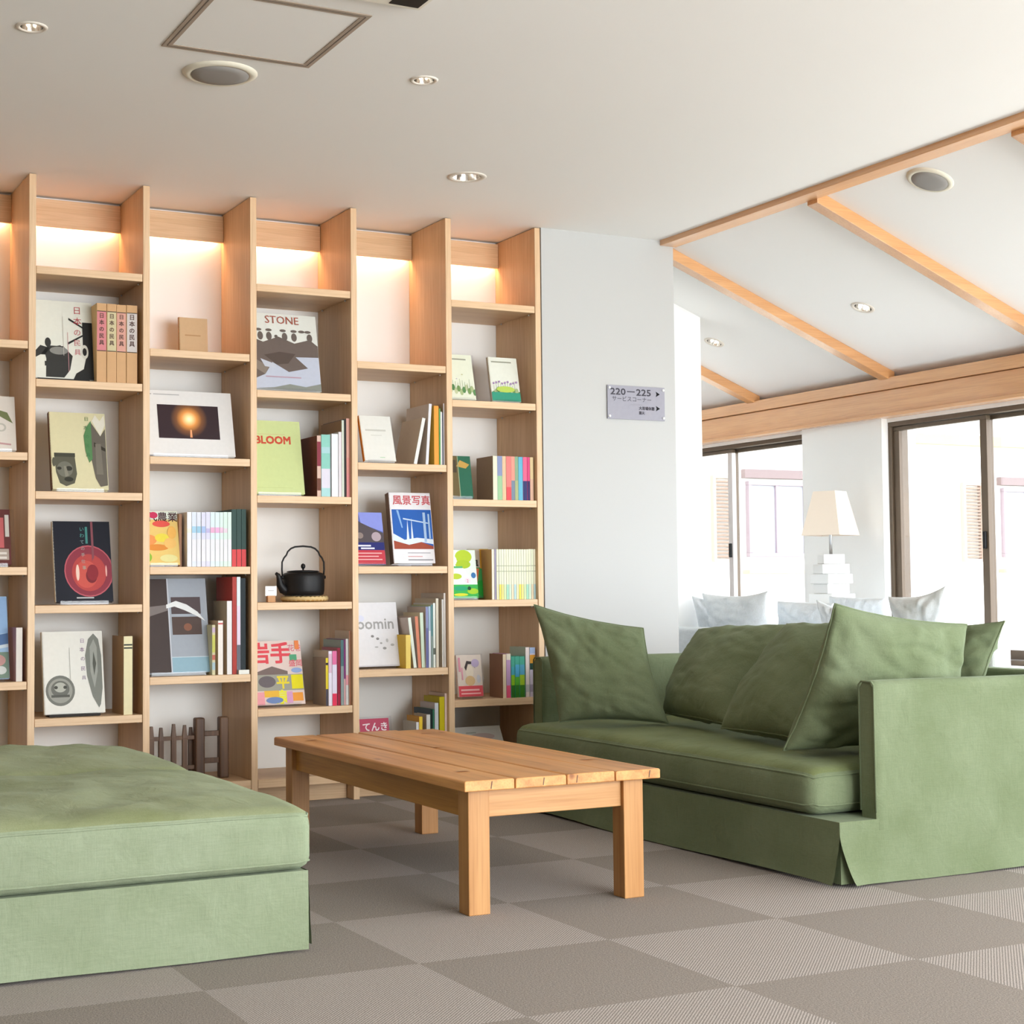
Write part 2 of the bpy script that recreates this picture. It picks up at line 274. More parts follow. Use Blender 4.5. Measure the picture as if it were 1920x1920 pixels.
# windows in the window wall: bronze outer frame, two sliding sashes each
def window(n, y0, y1, mid, lightsash):
    w_ = thing('window_%d' % n, (5.30, (y0+y1)/2, .468), None, None); w_['kind'] = 'structure'; L0 = w_.location
    def bx(name, x0, x1, a, c, z0, z1, m, p=w_): 
        o = boxo(name, x0, x1, a, c, z0, z1, m, None, .002); o.parent = p; o.location -= L0; return o
    fr = MB(); g = .022
    for (a, c, z0, z1) in ((y0, y1, .468, .468+g), (y0, y1, 1.622, 1.645), (y0, y0+g, .49, 1.622), (y1-g, y1, .49, 1.622)): fr.box(-.06, .05, a-L0.y, c-L0.y, z0-L0.z, z1-L0.z, M_alu)
    fr.build('window_frame', w_, .002)
    for k, (a, c, xo, m) in enumerate(((y0+g, mid+.03, .0, M_alu), (mid-.03, y1-g, -.035, M_lite if lightsash else M_alu))):
        s_ = MB(); t_ = .042
        for (p, q, z0, z1, mm) in ((a, c, .492, .535, m), (a, c, 1.60, 1.62, M_alu), (a, a+t_, .535, 1.60, m if k == 1 else M_alu), (c-t_, c, .535, 1.60, M_alu if k == 1 else m)): s_.box(xo-.012, xo+.015, p-L0.y, q-L0.y, z0-L0.z, z1-L0.z, mm)
        so = s_.build('sash', w_, .002)
        gp = MB(); gp.box(xo-.002, xo+.002, a+t_-L0.y, c-t_-L0.y, .535-L0.z, 1.60-L0.z, M_glass); gp.build('glass_pane', so)
        if k == 1:
            hd = MB(); hd.box(xo-.024, xo-.010, a+.012-L0.y, a+.03-L0.y, 1.00-L0.z, 1.08-L0.z, M_black); hd.build('handle', so, .003)
    return w_
window(1, .814, 3.2, 1.535, True); window(2, -1.50, .198, -.415, False)

# ------------------------------------------------------------------ neighbouring building seen through the glass
M_fac = wallmat('cream_render', (.86, .83, .76)); M_pinkw = cm('e6dcd8')
nb = thing('neighbouring_building', (11, 7.2, -.3), 'pale cream building with shuttered windows outside the glass', 'building')
def nbx(name, x0, x1, y0, y1, z0, z1, m, p=nb):
    o = boxo(name, x0, x1, y0, y1, z0, z1, m, None, .004); o.parent = p; o.location -= nb.location; return o
nbx('facade', 4.5, 20, 7.0, 7.4, -.3, 3.2, M_fac); nbx('roof_eave', 4.3, 20.2, 6.3, 7.4, 3.2, 3.4, M_pinkw)
nbx('ledge', 4.5, 20, 6.92, 7.0, 2.33, 2.44, cm('b4a47c'))
sh = MB(); sh.box(-.14, -.11, 0, .05, 0, .86, cm('b89c88')); sh.box(.11, .14, 0, .05, 0, .86, cm('b89c88')); sh.box(-.11, .11, 0, .05, .83, .86, cm('b89c88')); sh.box(-.11, .11, 0, .05, 0, .03, cm('b89c88'))
for k in range(22): sh.box(-.11, .11, .01, .04, .045+k*.0355, .062+k*.0355, cm('8c7464'))
for x in (9.20, 12.5):
    o = sh.build('shutter', nb); o.location = Vector((x, 6.94, 1.07))-nb.location
for x in (9.49, 12.95):
    fr = MB(); wd = 1.1
    for (a, c, z0, z1) in ((0, wd, 0, .04), (0, wd, .72, .76), (0, .04, .04, .72), (wd-.04, wd, .04, .72), (.34, .37, .04, .72), (.7, .73, .04, .72)): fr.box(a, c, 0, .06, z0, z1, cm('94868c'))
    o = fr.build('window', nb, .004); o.location = Vector((x, 6.94, 1.12))-nb.location
    gl = MB(); gl.box(.04, wd-.04, .03, .04, .04, .72, cm('a8acb4', .2)); gl.build('pane', o)
    nbx('window_head', x-.05, x+wd+.05, 6.93, 7.0, 1.91, 2.0, cm('7c6c6a')); nbx('window_sill', x-.05, x+wd+.05, 6.88, 7.0, .95, .99, cm('a89c84'))
g = boxo('ground', 5.42, 26, -14, 12, -.35, -.3, cm('c8c2b4', .9), kind='structure')

# ------------------------------------------------------------------ bookcase
UX = .9741; PW = .4282; UT = .026; ST = .029
bc = thing('bookcase', (1.84, .18, 0), 'tall built-in light oak bookcase with staggered shelves and lit top', 'bookcase')
def bcx(name, x0, x1, y0, y1, z0, z1, m, bev=.0015, p=bc):
    o = boxo(name, x0, x1, y0, y1, z0, z1, m, None, bev); o.parent = p; o.location -= bc.location; return o
OD = [1.762, 1.350, .930, .513]; EV = [2.044, 1.624, 1.209, .789, .375]
for k in range(-3, 6):
    x = UX+PW*k; bcx('upright', x, x+UT, 0, YB-.001, 0, H-.003, M_oakz)
for c in range(-2, 6):
    xa = UX+PW*(c-1)+UT+.0015; xb = UX+PW*c-.0015
    for z in (OD if c % 2 == 0 else EV)+[.104]:
        s_ = bcx('shelf', xa, xb, .003 if z > .2 else .0, YB-.002, z-(ST if z > .2 else .034), z, M_oakx)
        if z > .2:
            for yy in (.05, .30):
                for xx in (xa+.004, xb-.004):
                    pn = MB(); pn.lathe([(.0035, -.006), (.0035, 0)], M_metal, 8, (xx-(xa+xb)/2, yy-(.003+YB-.002)/2, 0), cap=True); q = pn.build('shelf_pin', s_)
    bcx('plinth', xa, xb, .07, .09, 0, .07, M_oakx); bcx('valance', xa, xb, .328, .341, 2.268, 2.377, M_oakx)
    bcx('light_strip', xa+.03, xb-.03, .3445, .3585, 2.283, 2.292, M_glow, 0); bcx('light_blocker', xa, xb, .3415, .3605, 2.352, 2.3765, M_oakx, 0)  # unseen board added over the strip to keep its glow out of the gap
# ------------------------------------------------------------------ books
M_candle = candle_mat()
def facebook(d):
    w, t, h = d['s']; off, aw = d['a']; L = math.radians(d['lean'])
    r = thing(d['n'], (d['p'][0], d['p'][1], d['p'][2]+t*math.sin(L)*1.0+.001), d['label'], 'magazine' if d['n'] == 'magazine' else 'book', d['group']); r.rotation_euler = (-L, 0, 0)
    fx = lambda x: min(max(x-off, .0005), w-.0005); b = MB(); base = cm(d['bg'], .4); sd = cm(d['side'], .6)
    ct = min(.0025, t*.25)
    b.add([(0, 0, 0), (w, 0, 0), (w, 0, h), (0, 0, h)], [(0, 1, 2, 3)], base)
    b.add([(0, ct, 0), (w, ct, 0), (w, ct, h), (0, ct, h)], [(3, 2, 1, 0)], base)
    b.add([(0, 0, 0), (w, 0, 0), (w, ct, 0), (0, ct, 0), (0, 0, h), (w, 0, h), (w, ct, h), (0, ct, h)], [(0, 3, 2, 1), (4, 5, 6, 7), (1, 2, 6, 5)], base)
    b.box(0, w, t-ct, t, 0, h, base); b.box(-.001, ct, 0, t, 0, h, sd)
    for i, a in enumerate(d['art']):
        y = -.0002-.00012*i; k = a[0]
        X = lambda s: fx(s*aw); Z = lambda q: min(max(q, .003), .997)*h
        if k == 'r': b.add([(X(a[1]), y, Z(a[2])), (X(a[3]), y, Z(a[2])), (X(a[3]), y, Z(a[4])), (X(a[1]), y, Z(a[4]))], [(0, 1, 2, 3)], cm(a[5], .4))
        elif k == 'e':
            n = 28; b.add([(X(a[1]+a[3]*math.cos(2*PI*j/n)), y, Z(a[2]+a[4]*math.sin(2*PI*j/n))) for j in range(n)], [tuple(range(n))], cm(a[5], .4))
        elif k == 'p': b.add([(X(p[0]), y, Z(p[1])) for p in a[1]], [tuple(range(len(a[1])))], cm(a[2], .4))
        elif k == 't': put_text(b, a[1], a[2]*aw, a[3]*h, a[4]*aw*1.15, cm(a[5], .4), y, 1, a[6], fx=fx)
        elif k == 'glow': b.add([(X(.21), y, .26*h), (X(.85), y, .26*h), (X(.85), y, .78*h), (X(.21), y, .78*h)], [(0, 1, 2, 3)], M_candle); b.add([(X(.535), y-.0001, .28*h), (X(.56), y-.0001, .28*h), (X(.556), y-.0001, .4*h), (X(.54), y-.0001, .4*h)], [(0, 1, 2, 3)], cm('f0a878'))
    b.build('cover', r); pg = MB(); e = min(.003, h*.02); pg.box(ct, w-e, ct, t-ct, e, h-e, M_page); pg.build('pages', r)
    st = d['stand']
    if st:
        lab = {'acrylic': 'clear acrylic stand under the ', 'case': 'taller clear acrylic stand behind the ', 'card': 'clear acrylic stand with white card behind the ', 'ledge': 'dark low stand holding the '}[st]+d['label'].split(',')[0]
        wl = ' '.join(lab.split()[:16]); z0 = d['p'][2]-.006; x0 = d['p'][0]; s_ = thing('book_stand', (x0, d['p'][1], z0), wl, 'book stand', 'stands under the face-out books')
        M = M_acr if st != 'ledge' else cm('2a2624'); wd = min(w*.9, w-.01); xa = .06*w; q = MB(); Rm = Matrix.Rotation(-L, 4, 'X'); bt = t+.004
        q.box(xa, wd, -.014, .05, .001, .0035, M); q.box(xa, wd, -.017, -.014, .001, .016 if st != 'ledge' else .010, M); q.build('stand_base', s_, .0005)
        hh = h*.55 if st in ('acrylic', 'ledge') else h*1.09; ww = (xa, wd) if st in ('acrylic', 'ledge') else (.001, w+.02)
        if x0+ww[1] > x0+w: ww = (ww[0], ww[1])
        p_ = MB(); p_.box(ww[0], ww[1], bt, bt+.003, .006+bt*math.sin(L), hh, M_acr if st != 'ledge' else M, Rm); p_.build('back_plate', s_)
        if st == 'card': c_ = MB(); c_.box(w*.22, w*.95, bt-.0012, bt-.0002, h*.95, h*1.085, cm('f2f2f4'), Rm); c_.build('card', s_)
    return r
def spinebook(d):
    w, D, h = d['s'][0], d['s'][1], d['s'][2]; b = MB(); c = cm(d['c'], .45); sd = cm(''.join('%02x' % min(240, int(int(d.get('side', d['c'])[i:i+2], 16)*1.18+14)) for i in (0, 2, 4)), .5); e = min(.003, h*.02); ct = min(.0022, w*.2)
    a = math.radians(d.get('lean', 0))
    b.box(0, ct, 0, D, 0, h, sd); b.box(w-ct, w, 0, D, 0, h, sd); b.box(ct, w-ct, 0, ct, 0, h, c)
    b.box(ct, w-ct, ct, D-e, e, h-(0 if d.get('slip') else e), c if d.get('slip') else M_page)
    b.add([(0, -.0002, 0), (w, -.0002, 0), (w, -.0002, h), (0, -.0002, h)], [(0, 1, 2, 3)], c)
    for i, (p, q, col) in enumerate(d['b']): b.add([(w*.02, -.0004-.0001*i, p*h), (w*.98, -.0004-.0001*i, p*h), (w*.98, -.0004-.0001*i, q*h), (w*.02, -.0004-.0001*i, q*h)], [(0, 1, 2, 3)], cm(col, .45))
    if d.get('stripe'):
        for p, q, col in ((.3, 1, 'd6e4de'), (0, .3, 'f0b8b4')): b.add([(w*.3, -.001, p*h), (w*.68, -.001, p*h), (w*.68, -.001, q*h), (w*.3, -.001, q*h)], [(0, 1, 2, 3)], cm(col, .45))
    elif 'marks' in d:
        tx, col, z0, sz_ = d['marks']
        for j, ch in enumerate(tx): put_text(b, ch, w*.22, h*(.82-j*.085), w*.55, cm(col), -.001, 1, 1)
    if d.get('panel'):      # square panels on the cover that faces left
        for yy, zz, hh, col in ((.04, .04, .2, '6a3a20'), (.04, .3, .44, '5a2214'), (.04, .8, .16, '4c2a1c'), (.13, .04, .2, '8a5a28'), (.13, .3, .44, '7c3024'), (.13, .8, .16, 'a88030')):
            b.add([(-.0003, yy, zz*h), (-.0003, yy+.075, zz*h), (-.0003, yy+.075, (zz+hh)*h), (-.0003, yy, (zz+hh)*h)], [(0, 1, 2, 3)], cm(col))
        b.add([(-.00015, 0, 0), (-.00015, D, 0), (-.00015, D, h), (-.00015, 0, h)], [(0, 1, 2, 3)], cm('c8b070'))
    if d.get('pic'): b.add([(-.0003, .01, .02*h), (-.0003, D-.02, .02*h), (-.0003, D-.02, .48*h), (-.0003, .01, .5*h)], [(0, 1, 2, 3)], cm('a8b868')); b.add([(-.0005, .05, .3*h), (-.0005, .1, .25*h), (-.0005, .12, .5*h), (-.0005, .04, .46*h)], [(0, 1, 2, 3)], cm('6a4a30'))
    o = b.build(d['n']); o.location = (d['p'][0], d['p'][1], d['p'][2]+(w*math.sin(a) if a > 0 else 0)+.0004); o.rotation_euler = (0, a, 0)
    return tag(o, d['label'], 'magazine' if d['n'] == 'magazine' else 'book', d['group'])
FACE=[{'a': [0.0, 0.19], 'art': [('p', [(0.1, 0.62), (0.3, 0.8), (0.55, 0.78), (0.85, 0.7), (0.95, 0.5), (0.85, 0.55), (0.6, 0.68), (0.3, 0.7)], '7a8258'), ('e', 0.72, 0.42, 0.1, 0.08, 'c8c4b8'), ('e', 0.72, 0.42, 0.06, 0.05, 'e8e0d6'), ('e', 0.35, 0.4, 0.14, 0.1, 'd6d0c8'), ('p', [(0.1, 0.1), (0.5, 0.16), (0.9, 0.12), (0.9, 0.09), (0.5, 0.12), (0.1, 0.07)], 'c9a0a0')], 'bg': 'e8e0d6', 'group': 'large picture books propped face-out in the bookcase', 'label': 'white picture book with a green leaf sketch, cut by the left frame edge', 'lean': 13, 'n': 'picture_book', 'p': [0.754, 0.06, 1.356], 's': [0.19, 0.018, 0.209], 'side': 'd8d2c4', 'stand': 'acrylic'}, {'a': [0.0, 0.16], 'art': [('r', 0.1, 0.3, 0.85, 0.85, 'c8686a'), ('r', 0.12, 0.32, 0.5, 0.8, 'a84a50'), ('r', 0.4, 0.08, 0.95, 0.28, 'b4a69a'), ('r', 0.5, 0.1, 0.9, 0.14, 'e8e0d8'), ('r', 0.5, 0.18, 0.9, 0.22, 'e8e0d8'), ('r', 0.88, 0.5, 0.97, 0.9, 'd8d4cc')], 'bg': '6a3a38', 'group': 'large picture books propped face-out in the bookcase', 'label': 'dark red book behind clear acrylic at the left frame edge', 'lean': 13, 'n': 'hardcover_book', 'p': [0.768, 0.06, 0.936], 's': [0.16, 0.018, 0.209], 'side': 'd8d2c4', 'stand': 'case'}, {'a': [0.0, 0.2], 'art': [('r', 0, 0, 1, 0.32, '7a9080'), ('p', [(0, 0.3), (1, 0.42), (1, 0.55), (0.6, 0.5), (0, 0.48)], '5878a8'), ('r', 0, 0.55, 1, 1, '9cc0ea'), ('e', 0.8, 0.22, 0.14, 0.07, 'c89a94'), ('e', 0.85, 0.1, 0.1, 0.05, 'd8dcd8'), ('e', 0.6, 0.12, 0.12, 0.06, '88a89a'), ('p', [(0.3, 0.3), (1, 0.38), (1, 0.42), (0.3, 0.34)], 'dce8f0')], 'bg': 'a9c8e8', 'group': 'large picture books propped face-out in the bookcase', 'label': 'blue landscape picture book at the left frame edge', 'lean': 13, 'n': 'picture_book', 'p': [0.723, 0.06, 0.519], 's': [0.2, 0.018, 0.307], 'side': 'd8d2c4', 'stand': 'acrylic'}, {'a': [0.054, 0.285], 'art': [('p', [(0.36, 0.02), (0.6, 0.02), (0.68, 0.12), (0.72, 0.3), (0.6, 0.42), (0.4, 0.42), (0.3, 0.3), (0.12, 0.24), (0.16, 0.3), (0.3, 0.42), (0.38, 0.4)], '3c3c3a'), ('p', [(0.42, 0.06), (0.63, 0.06), (0.68, 0.2), (0.68, 0.34), (0.56, 0.43), (0.43, 0.4), (0.36, 0.3)], '3c3c3a'), ('e', 0.54, 0.36, 0.12, 0.05, '8d8d88'), ('e', 0.4, 0.46, 0.04, 0.06, '3c3c3a'), ('r', 0.35, 0.16, 0.43, 0.22, '3c3c3a'), ('p', [(0.72, 0), (0.99, 0), (0.99, 0.74), (0.86, 0.74), (0.86, 0.4), (0.9, 0.3), (0.86, 0.14), (0.76, 0.08)], '2e2f2e'), ('e', 0.88, 0.36, 0.05, 0.09, 'dcdcd0'), ('e', 0.88, 0.36, 0.028, 0.05, '2e2f2e'), ('p', [(0.66, 0.44), (0.9, 0.58), (0.9, 0.6), (0.66, 0.47)], '2e2f2e'), ('p', [(0.68, 0.76), (0.9, 0.64), (0.9, 0.66), (0.68, 0.79)], '2e2f2e'), ('t', '日', 0.74, 0.85, 0.1, 'b8404a', 0), ('t', '本', 0.74, 0.71, 0.1, 'b8404a', 0), ('t', 'の', 0.74, 0.57, 0.09, 'c0606a', 0), ('t', '民', 0.74, 0.44, 0.08, 'c0606a', 0), ('t', '具', 0.74, 0.32, 0.08, 'c87880', 0), ('r', 0.6, 0.3, 0.606, 0.8, 'c8c4bc'), ('r', 0.66, 0.1, 0.666, 0.6, 'd8a0a4')], 'bg': 'e6e7dc', 'group': 'folk craft books propped face-out in the bookcase', 'label': 'white folk craft book with dark iron pot picture and red title', 'lean': 10, 'n': 'hardcover_book', 'p': [1.002, 0.06, 1.63], 's': [0.231, 0.02, 0.308], 'side': 'd8d2c4', 'stand': 'ledge'},
 {'a': [0.0, 0.212], 'art': [('p', [(0.06, 0.45), (0.42, 0.45), (0.45, 0.2), (0.4, 0.08), (0.25, 0.04), (0.14, 0.08), (0.08, 0.22)], '5f5e50'), ('r', 0.06, 0.42, 0.43, 0.47, '4a4a40'), ('e', 0.24, 0.26, 0.14, 0.1, '77766a'), ('e', 0.31, 0.27, 0.06, 0.03, '3c3c34'), ('e', 0.14, 0.27, 0.04, 0.02, '3c3c34'), ('e', 0.3, 0.13, 0.08, 0.03, '3a3a32'), ('p', [(0.22, 0.3), (0.26, 0.3), (0.3, 0.18), (0.24, 0.16)], '8d8b7c'), ('e', 0.05, 0.35, 0.03, 0.06, '5f5e50'), ('p', [(0.76, 0.9), (0.82, 0.98), (0.9, 0.9), (0.98, 0.98), (0.99, 0.85), (0.9, 0.7)], 'e8e4d4'), ('p', [(0.74, 0.88), (0.9, 0.7), (0.99, 0.8), (0.99, 0.06), (0.86, 0.04), (0.78, 0.15), (0.72, 0.4), (0.72, 0.7)], '6c665c'), ('p', [(0.78, 0.56), (0.98, 0.5), (0.98, 0.54), (0.78, 0.62)], '3c382f'), ('p', [(0.8, 0.2), (0.92, 0.2), (0.9, 0.6), (0.8, 0.6)], '7d776c'), ('p', [(0.66, 0.82), (0.74, 0.9), (0.74, 0.4), (0.68, 0.35), (0.62, 0.5), (0.6, 0.7)], '5c8a5a'), ('t', '日', 0.62, 0.9, 0.075, '5a8050', 0), ('t', '本', 0.6, 0.78, 0.08, '4a7a50', 0), ('t', 'の', 0.62, 0.67, 0.07, '4a7a50', 0), ('t', '民', 0.62, 0.55, 0.07, '4a7a50', 0), ('t', '具', 0.62, 0.43, 0.07, '4a7a50', 0)], 'bg': 'ddd6ae', 'group': 'folk craft books propped face-out in the bookcase', 'label': 'cream book with stone mask and long carved figure on cover', 'lean': 13, 'n': 'hardcover_book', 'p': [1.075, 0.06, 1.215], 's': [0.212, 0.022, 0.304], 'side': '6a4a38', 'stand': 'acrylic'}, {'a': [0.0, 0.216], 'art': [('e', 0.6, 0.38, 0.43, 0.32, 'c0606a'), ('e', 0.6, 0.38, 0.41, 0.305, '8e3a48'), ('e', 0.6, 0.36, 0.3, 0.23, 'b84a48'), ('e', 0.55, 0.34, 0.2, 0.17, 'cc5a50'), ('e', 0.64, 0.32, 0.1, 0.09, '7a2c34'), ('e', 0.4, 0.36, 0.03, 0.1, 'f0d0c0'), ('e', 0.9, 0.38, 0.015, 0.07, 'e8b0a8'), ('p', [(0.66, 1), (0.7, 1), (0.7, 0.55), (0.66, 0.5)], '8a5058'), ('e', 0.66, 0.36, 0.1, 0.1, '8e3038'), ('t', 'い', 0.46, 0.88, 0.075, '5aa8a0', 0), ('t', 'わ', 0.46, 0.8, 0.075, '5aa8a0', 0), ('t', 'て', 0.46, 0.72, 0.07, '8aa8a8', 0), ('t', 'の', 0.47, 0.64, 0.065, 'a0a0a0', 0), ('t', '手', 0.47, 0.56, 0.065, 'a8a8a0', 0), ('t', '仕', 0.47, 0.48, 0.065, 'a8a8a0', 0), ('t', '事', 0.48, 0.4, 0.065, 'a8b0a0', 0), ('r', 0.56, 0.72, 0.6, 0.93, '4a8a84'), ('r', 0.36, 0.04, 0.66, 0.055, 'c8c8c8')], 'bg': '20222c', 'group': 'folk craft books propped face-out in the bookcase', 'label': 'black book with red lacquer bowl on the cover', 'lean': 13, 'n': 'hardcover_book', 'p': [1.09, 0.06, 0.795], 's': [0.216, 0.02, 0.312], 'side': 'd8d2c4', 'stand': 'acrylic'}, {'a': [0.0, 0.226], 'art': [('e', 0.27, 0.28, 0.24, 0.185, '75766f'), ('e', 0.27, 0.28, 0.2, 0.15, '9a9b92'), ('e', 0.27, 0.3, 0.15, 0.1, '6a6b64'), ('e', 0.27, 0.32, 0.1, 0.06, 'b4b5aa'), ('r', 0.12, 0.2, 0.42, 0.23, '55564f'), ('e', 0.2, 0.32, 0.03, 0.02, '45463f'), ('e', 0.35, 0.32, 0.03, 0.02, '45463f'), ('p', [(0.85, 0.97), (0.93, 0.9), (0.97, 0.7), (0.97, 0.3), (0.93, 0.1), (0.9, 0.06), (0.8, 0.2), (0.72, 0.45), (0.7, 0.7), (0.76, 0.9)], '7d8078'), ('p', [(0.85, 0.9), (0.9, 0.8), (0.9, 0.5), (0.84, 0.3), (0.78, 0.5), (0.78, 0.8)], '9da098'), ('p', [(0.84, 0.75), (0.88, 0.6), (0.84, 0.45), (0.82, 0.6)], '55584f'), ('t', '日', 0.62, 0.86, 0.07, '8a6a90', 0), ('t', '本', 0.61, 0.75, 0.075, '8a6a90', 0), ('t', 'の', 0.62, 0.64, 0.07, '8a6a90', 0), ('t', '民', 0.62, 0.52, 0.07, '8a6a90', 0), ('t', '具', 0.63, 0.41, 0.065, '9a8aa0', 0), ('r', 0.44, 0.4, 0.446, 0.8, 'b0b0a8')], 'bg': 'e8e7df', 'group': 'folk craft books propped face-out in the bookcase', 'label': 'white book with round medallion and long leaf shape on cover', 'lean': 11, 'n': 'hardcover_book', 'p': [1.05, 0.06, 0.381], 's': [0.226, 0.02, 0.309], 'side': 'd8d2c4', 'stand': 'ledge'}, {'a': [0.0, 0.117], 'art': [('r', 0.2, 0.53, 0.75, 0.56, 'b89468')], 'bg': 'd3b48c', 'group': 'small books propped in the bookcase', 'label': 'small plain kraft book alone on the upper shelf', 'lean': 4, 'n': 'small_book', 'p': [1.605, 0.2, 1.768], 's': [0.117, 0.012, 0.157], 'side': 'b88c5c', 'stand': None},
 {'a': [0.027, 0.383], 'art': [('r', 0.21, 0.26, 0.85, 0.78, '2a1c22'), ('glow', 0.53, 0.56, 0.2, 0.22), ('r', 0.02, 0.93, 0.16, 0.945, 'a8a8a8'), ('r', 0.18, 0.93, 0.45, 0.945, 'b4b4b4')], 'bg': 'e8e6e4', 'group': 'large picture books propped face-out in the bookcase', 'label': 'white landscape format book with glowing candle photo', 'lean': 14, 'n': 'picture_book', 'p': [1.43, 0.05, 1.356], 's': [0.356, 0.015, 0.265], 'side': 'd8d2c4', 'stand': 'acrylic'}, {'a': [0.044, 0.173], 'art': [('r', 0, 0.84, 1, 1, 'd9e2d6'), ('t', '現代農業', 0.08, 0.82, 0.2, '4a2a30', 0.7), ('e', 0.2, 0.74, 0.14, 0.05, 'f0a050'), ('e', 0.62, 0.76, 0.2, 0.06, 'e05a50'), ('e', 0.3, 0.46, 0.2, 0.1, 'e89858'), ('e', 0.62, 0.5, 0.16, 0.08, 'ead850'), ('e', 0.5, 0.32, 0.26, 0.06, 'e09040'), ('e', 0.8, 0.4, 0.14, 0.1, 'f0c070'), ('e', 0.2, 0.14, 0.17, 0.11, '8ab83c'), ('e', 0.24, 0.15, 0.07, 0.05, '3a6a20'), ('e', 0.75, 0.12, 0.2, 0.07, 'e4dc9a'), ('r', 0, 0, 0.1, 0.5, 'b86a38'), ('e', 0.85, 0.6, 0.1, 0.12, 'f0b860'), ('e', 0.45, 0.92, 0.1, 0.06, 'c83a60')], 'bg': 'e8c878', 'group': 'magazines propped face-out in the bookcase', 'label': 'colourful farming magazine with vegetables on cover', 'lean': 12, 'n': 'magazine', 'p': [1.43, 0.04, 0.936], 's': [0.129, 0.006, 0.212], 'side': 'd8d2c4', 'stand': 'acrylic'}, {'a': [0.071, 0.326], 'art': [('r', 0, 0, 0.52, 1, '453a38'), ('p', [(0, 0.55), (0.3, 0.7), (0.52, 0.72), (0.52, 0.66), (0.3, 0.6), (0, 0.4)], '7c7472'), ('r', 0.52, 0, 0.535, 1, 'c8ccd4'), ('r', 0.56, 0.62, 0.92, 0.8, '54484a'), ('r', 0.56, 0.4, 0.92, 0.59, '54443f'), ('e', 0.75, 0.48, 0.05, 0.04, '8a5c48'), ('r', 0.535, 0.0, 1, 0.16, '92b4c4'), ('r', 0.535, 0.16, 1, 0.168, 'c4d4dc'), ('p', [(0.5, 0.72), (0.62, 0.76), (0.75, 0.72), (0.88, 0.64), (0.97, 0.54), (0.86, 0.6), (0.72, 0.66), (0.6, 0.7), (0.5, 0.68)], 'e8eaea')], 'bg': 'a3aab4', 'group': 'large picture books propped face-out in the bookcase', 'label': 'large grey blue book with dark photo strips on cover', 'lean': 12, 'n': 'hardcover_book', 'p': [1.43, 0.05, 0.519], 's': [0.255, 0.02, 0.37], 'side': 'd8d2c4', 'stand': 'acrylic'}, {'a': [0.044, 0.334], 'art': [('r', 0, 0, 1, 0.6, 'c0c6d6'), ('p', [(0, 0.62), (0.15, 0.68), (0.3, 0.62), (0.5, 0.7), (0.7, 0.62), (0.9, 0.68), (1, 0.6), (1, 0.45), (0.7, 0.44), (0.85, 0.3), (0.6, 0.24), (0.4, 0.36), (0.3, 0.2), (0.1, 0.12), (0, 0.3)], '6e625c'), ('p', [(0, 0.3), (0.3, 0.2), (0.35, 0.3), (0.1, 0.42), (0, 0.45)], '8a7e74'), ('p', [(0.3, 0.45), (0.5, 0.5), (0.7, 0.48), (0.6, 0.35), (0.45, 0.33)], '5a4e48'), ('p', [(0.25, 0.4), (0.42, 0.34), (0.45, 0.28), (0.3, 0.3)], 'c4c8d4'), ('e', 0.14, 0.7, 0.035, 0.055, '6c625c'), ('e', 0.27, 0.7, 0.035, 0.055, '6c625c'), ('e', 0.38, 0.7, 0.035, 0.055, '6c625c'), ('e', 0.58, 0.7, 0.035, 0.055, '6c625c'), ('e', 0.7, 0.7, 0.035, 0.055, '6c625c'), ('e', 0.9, 0.7, 0.035, 0.055, '6c625c'), ('e', 0.25, 0.78, 0.04, 0.018, '6c625c'), ('e', 0.38, 0.78, 0.04, 0.018, '6c625c'), ('e', 0.56, 0.78, 0.04, 0.018, '6c625c'), ('e', 0.7, 0.78, 0.04, 0.018, '6c625c'), ('e', 0.88, 0.78, 0.04, 0.018, '6c625c'), ('e', 0.8, 0.78, 0.04, 0.018, '6c625c'), ('e', 0.03, 0.74, 0.05, 0.09, '6c625c'), ('e', 0.47, 0.7, 0.02, 0.02, '6c625c'), ('p', [(0.1, 0), (0.4, 0.03), (0.6, 0.08), (0.8, 0.05), (1, 0.1), (1, 0)], '8c9088'), ('r', 0.3, 0.16, 0.75, 0.175, 'b89aa8'), ('t', 'STONE', 0.34, 0.87, 0.12, 'a85848', 0)], 'bg': 'e1e3dc', 'group': 'large picture books propped face-out in the bookcase', 'label': 'white book titled STONE with stacked rocks', 'lean': 12, 'n': 'picture_book', 'p': [1.859, 0.05, 1.63], 's': [0.29, 0.015, 0.323], 'side': 'd8d2c4', 'stand': 'acrylic'},
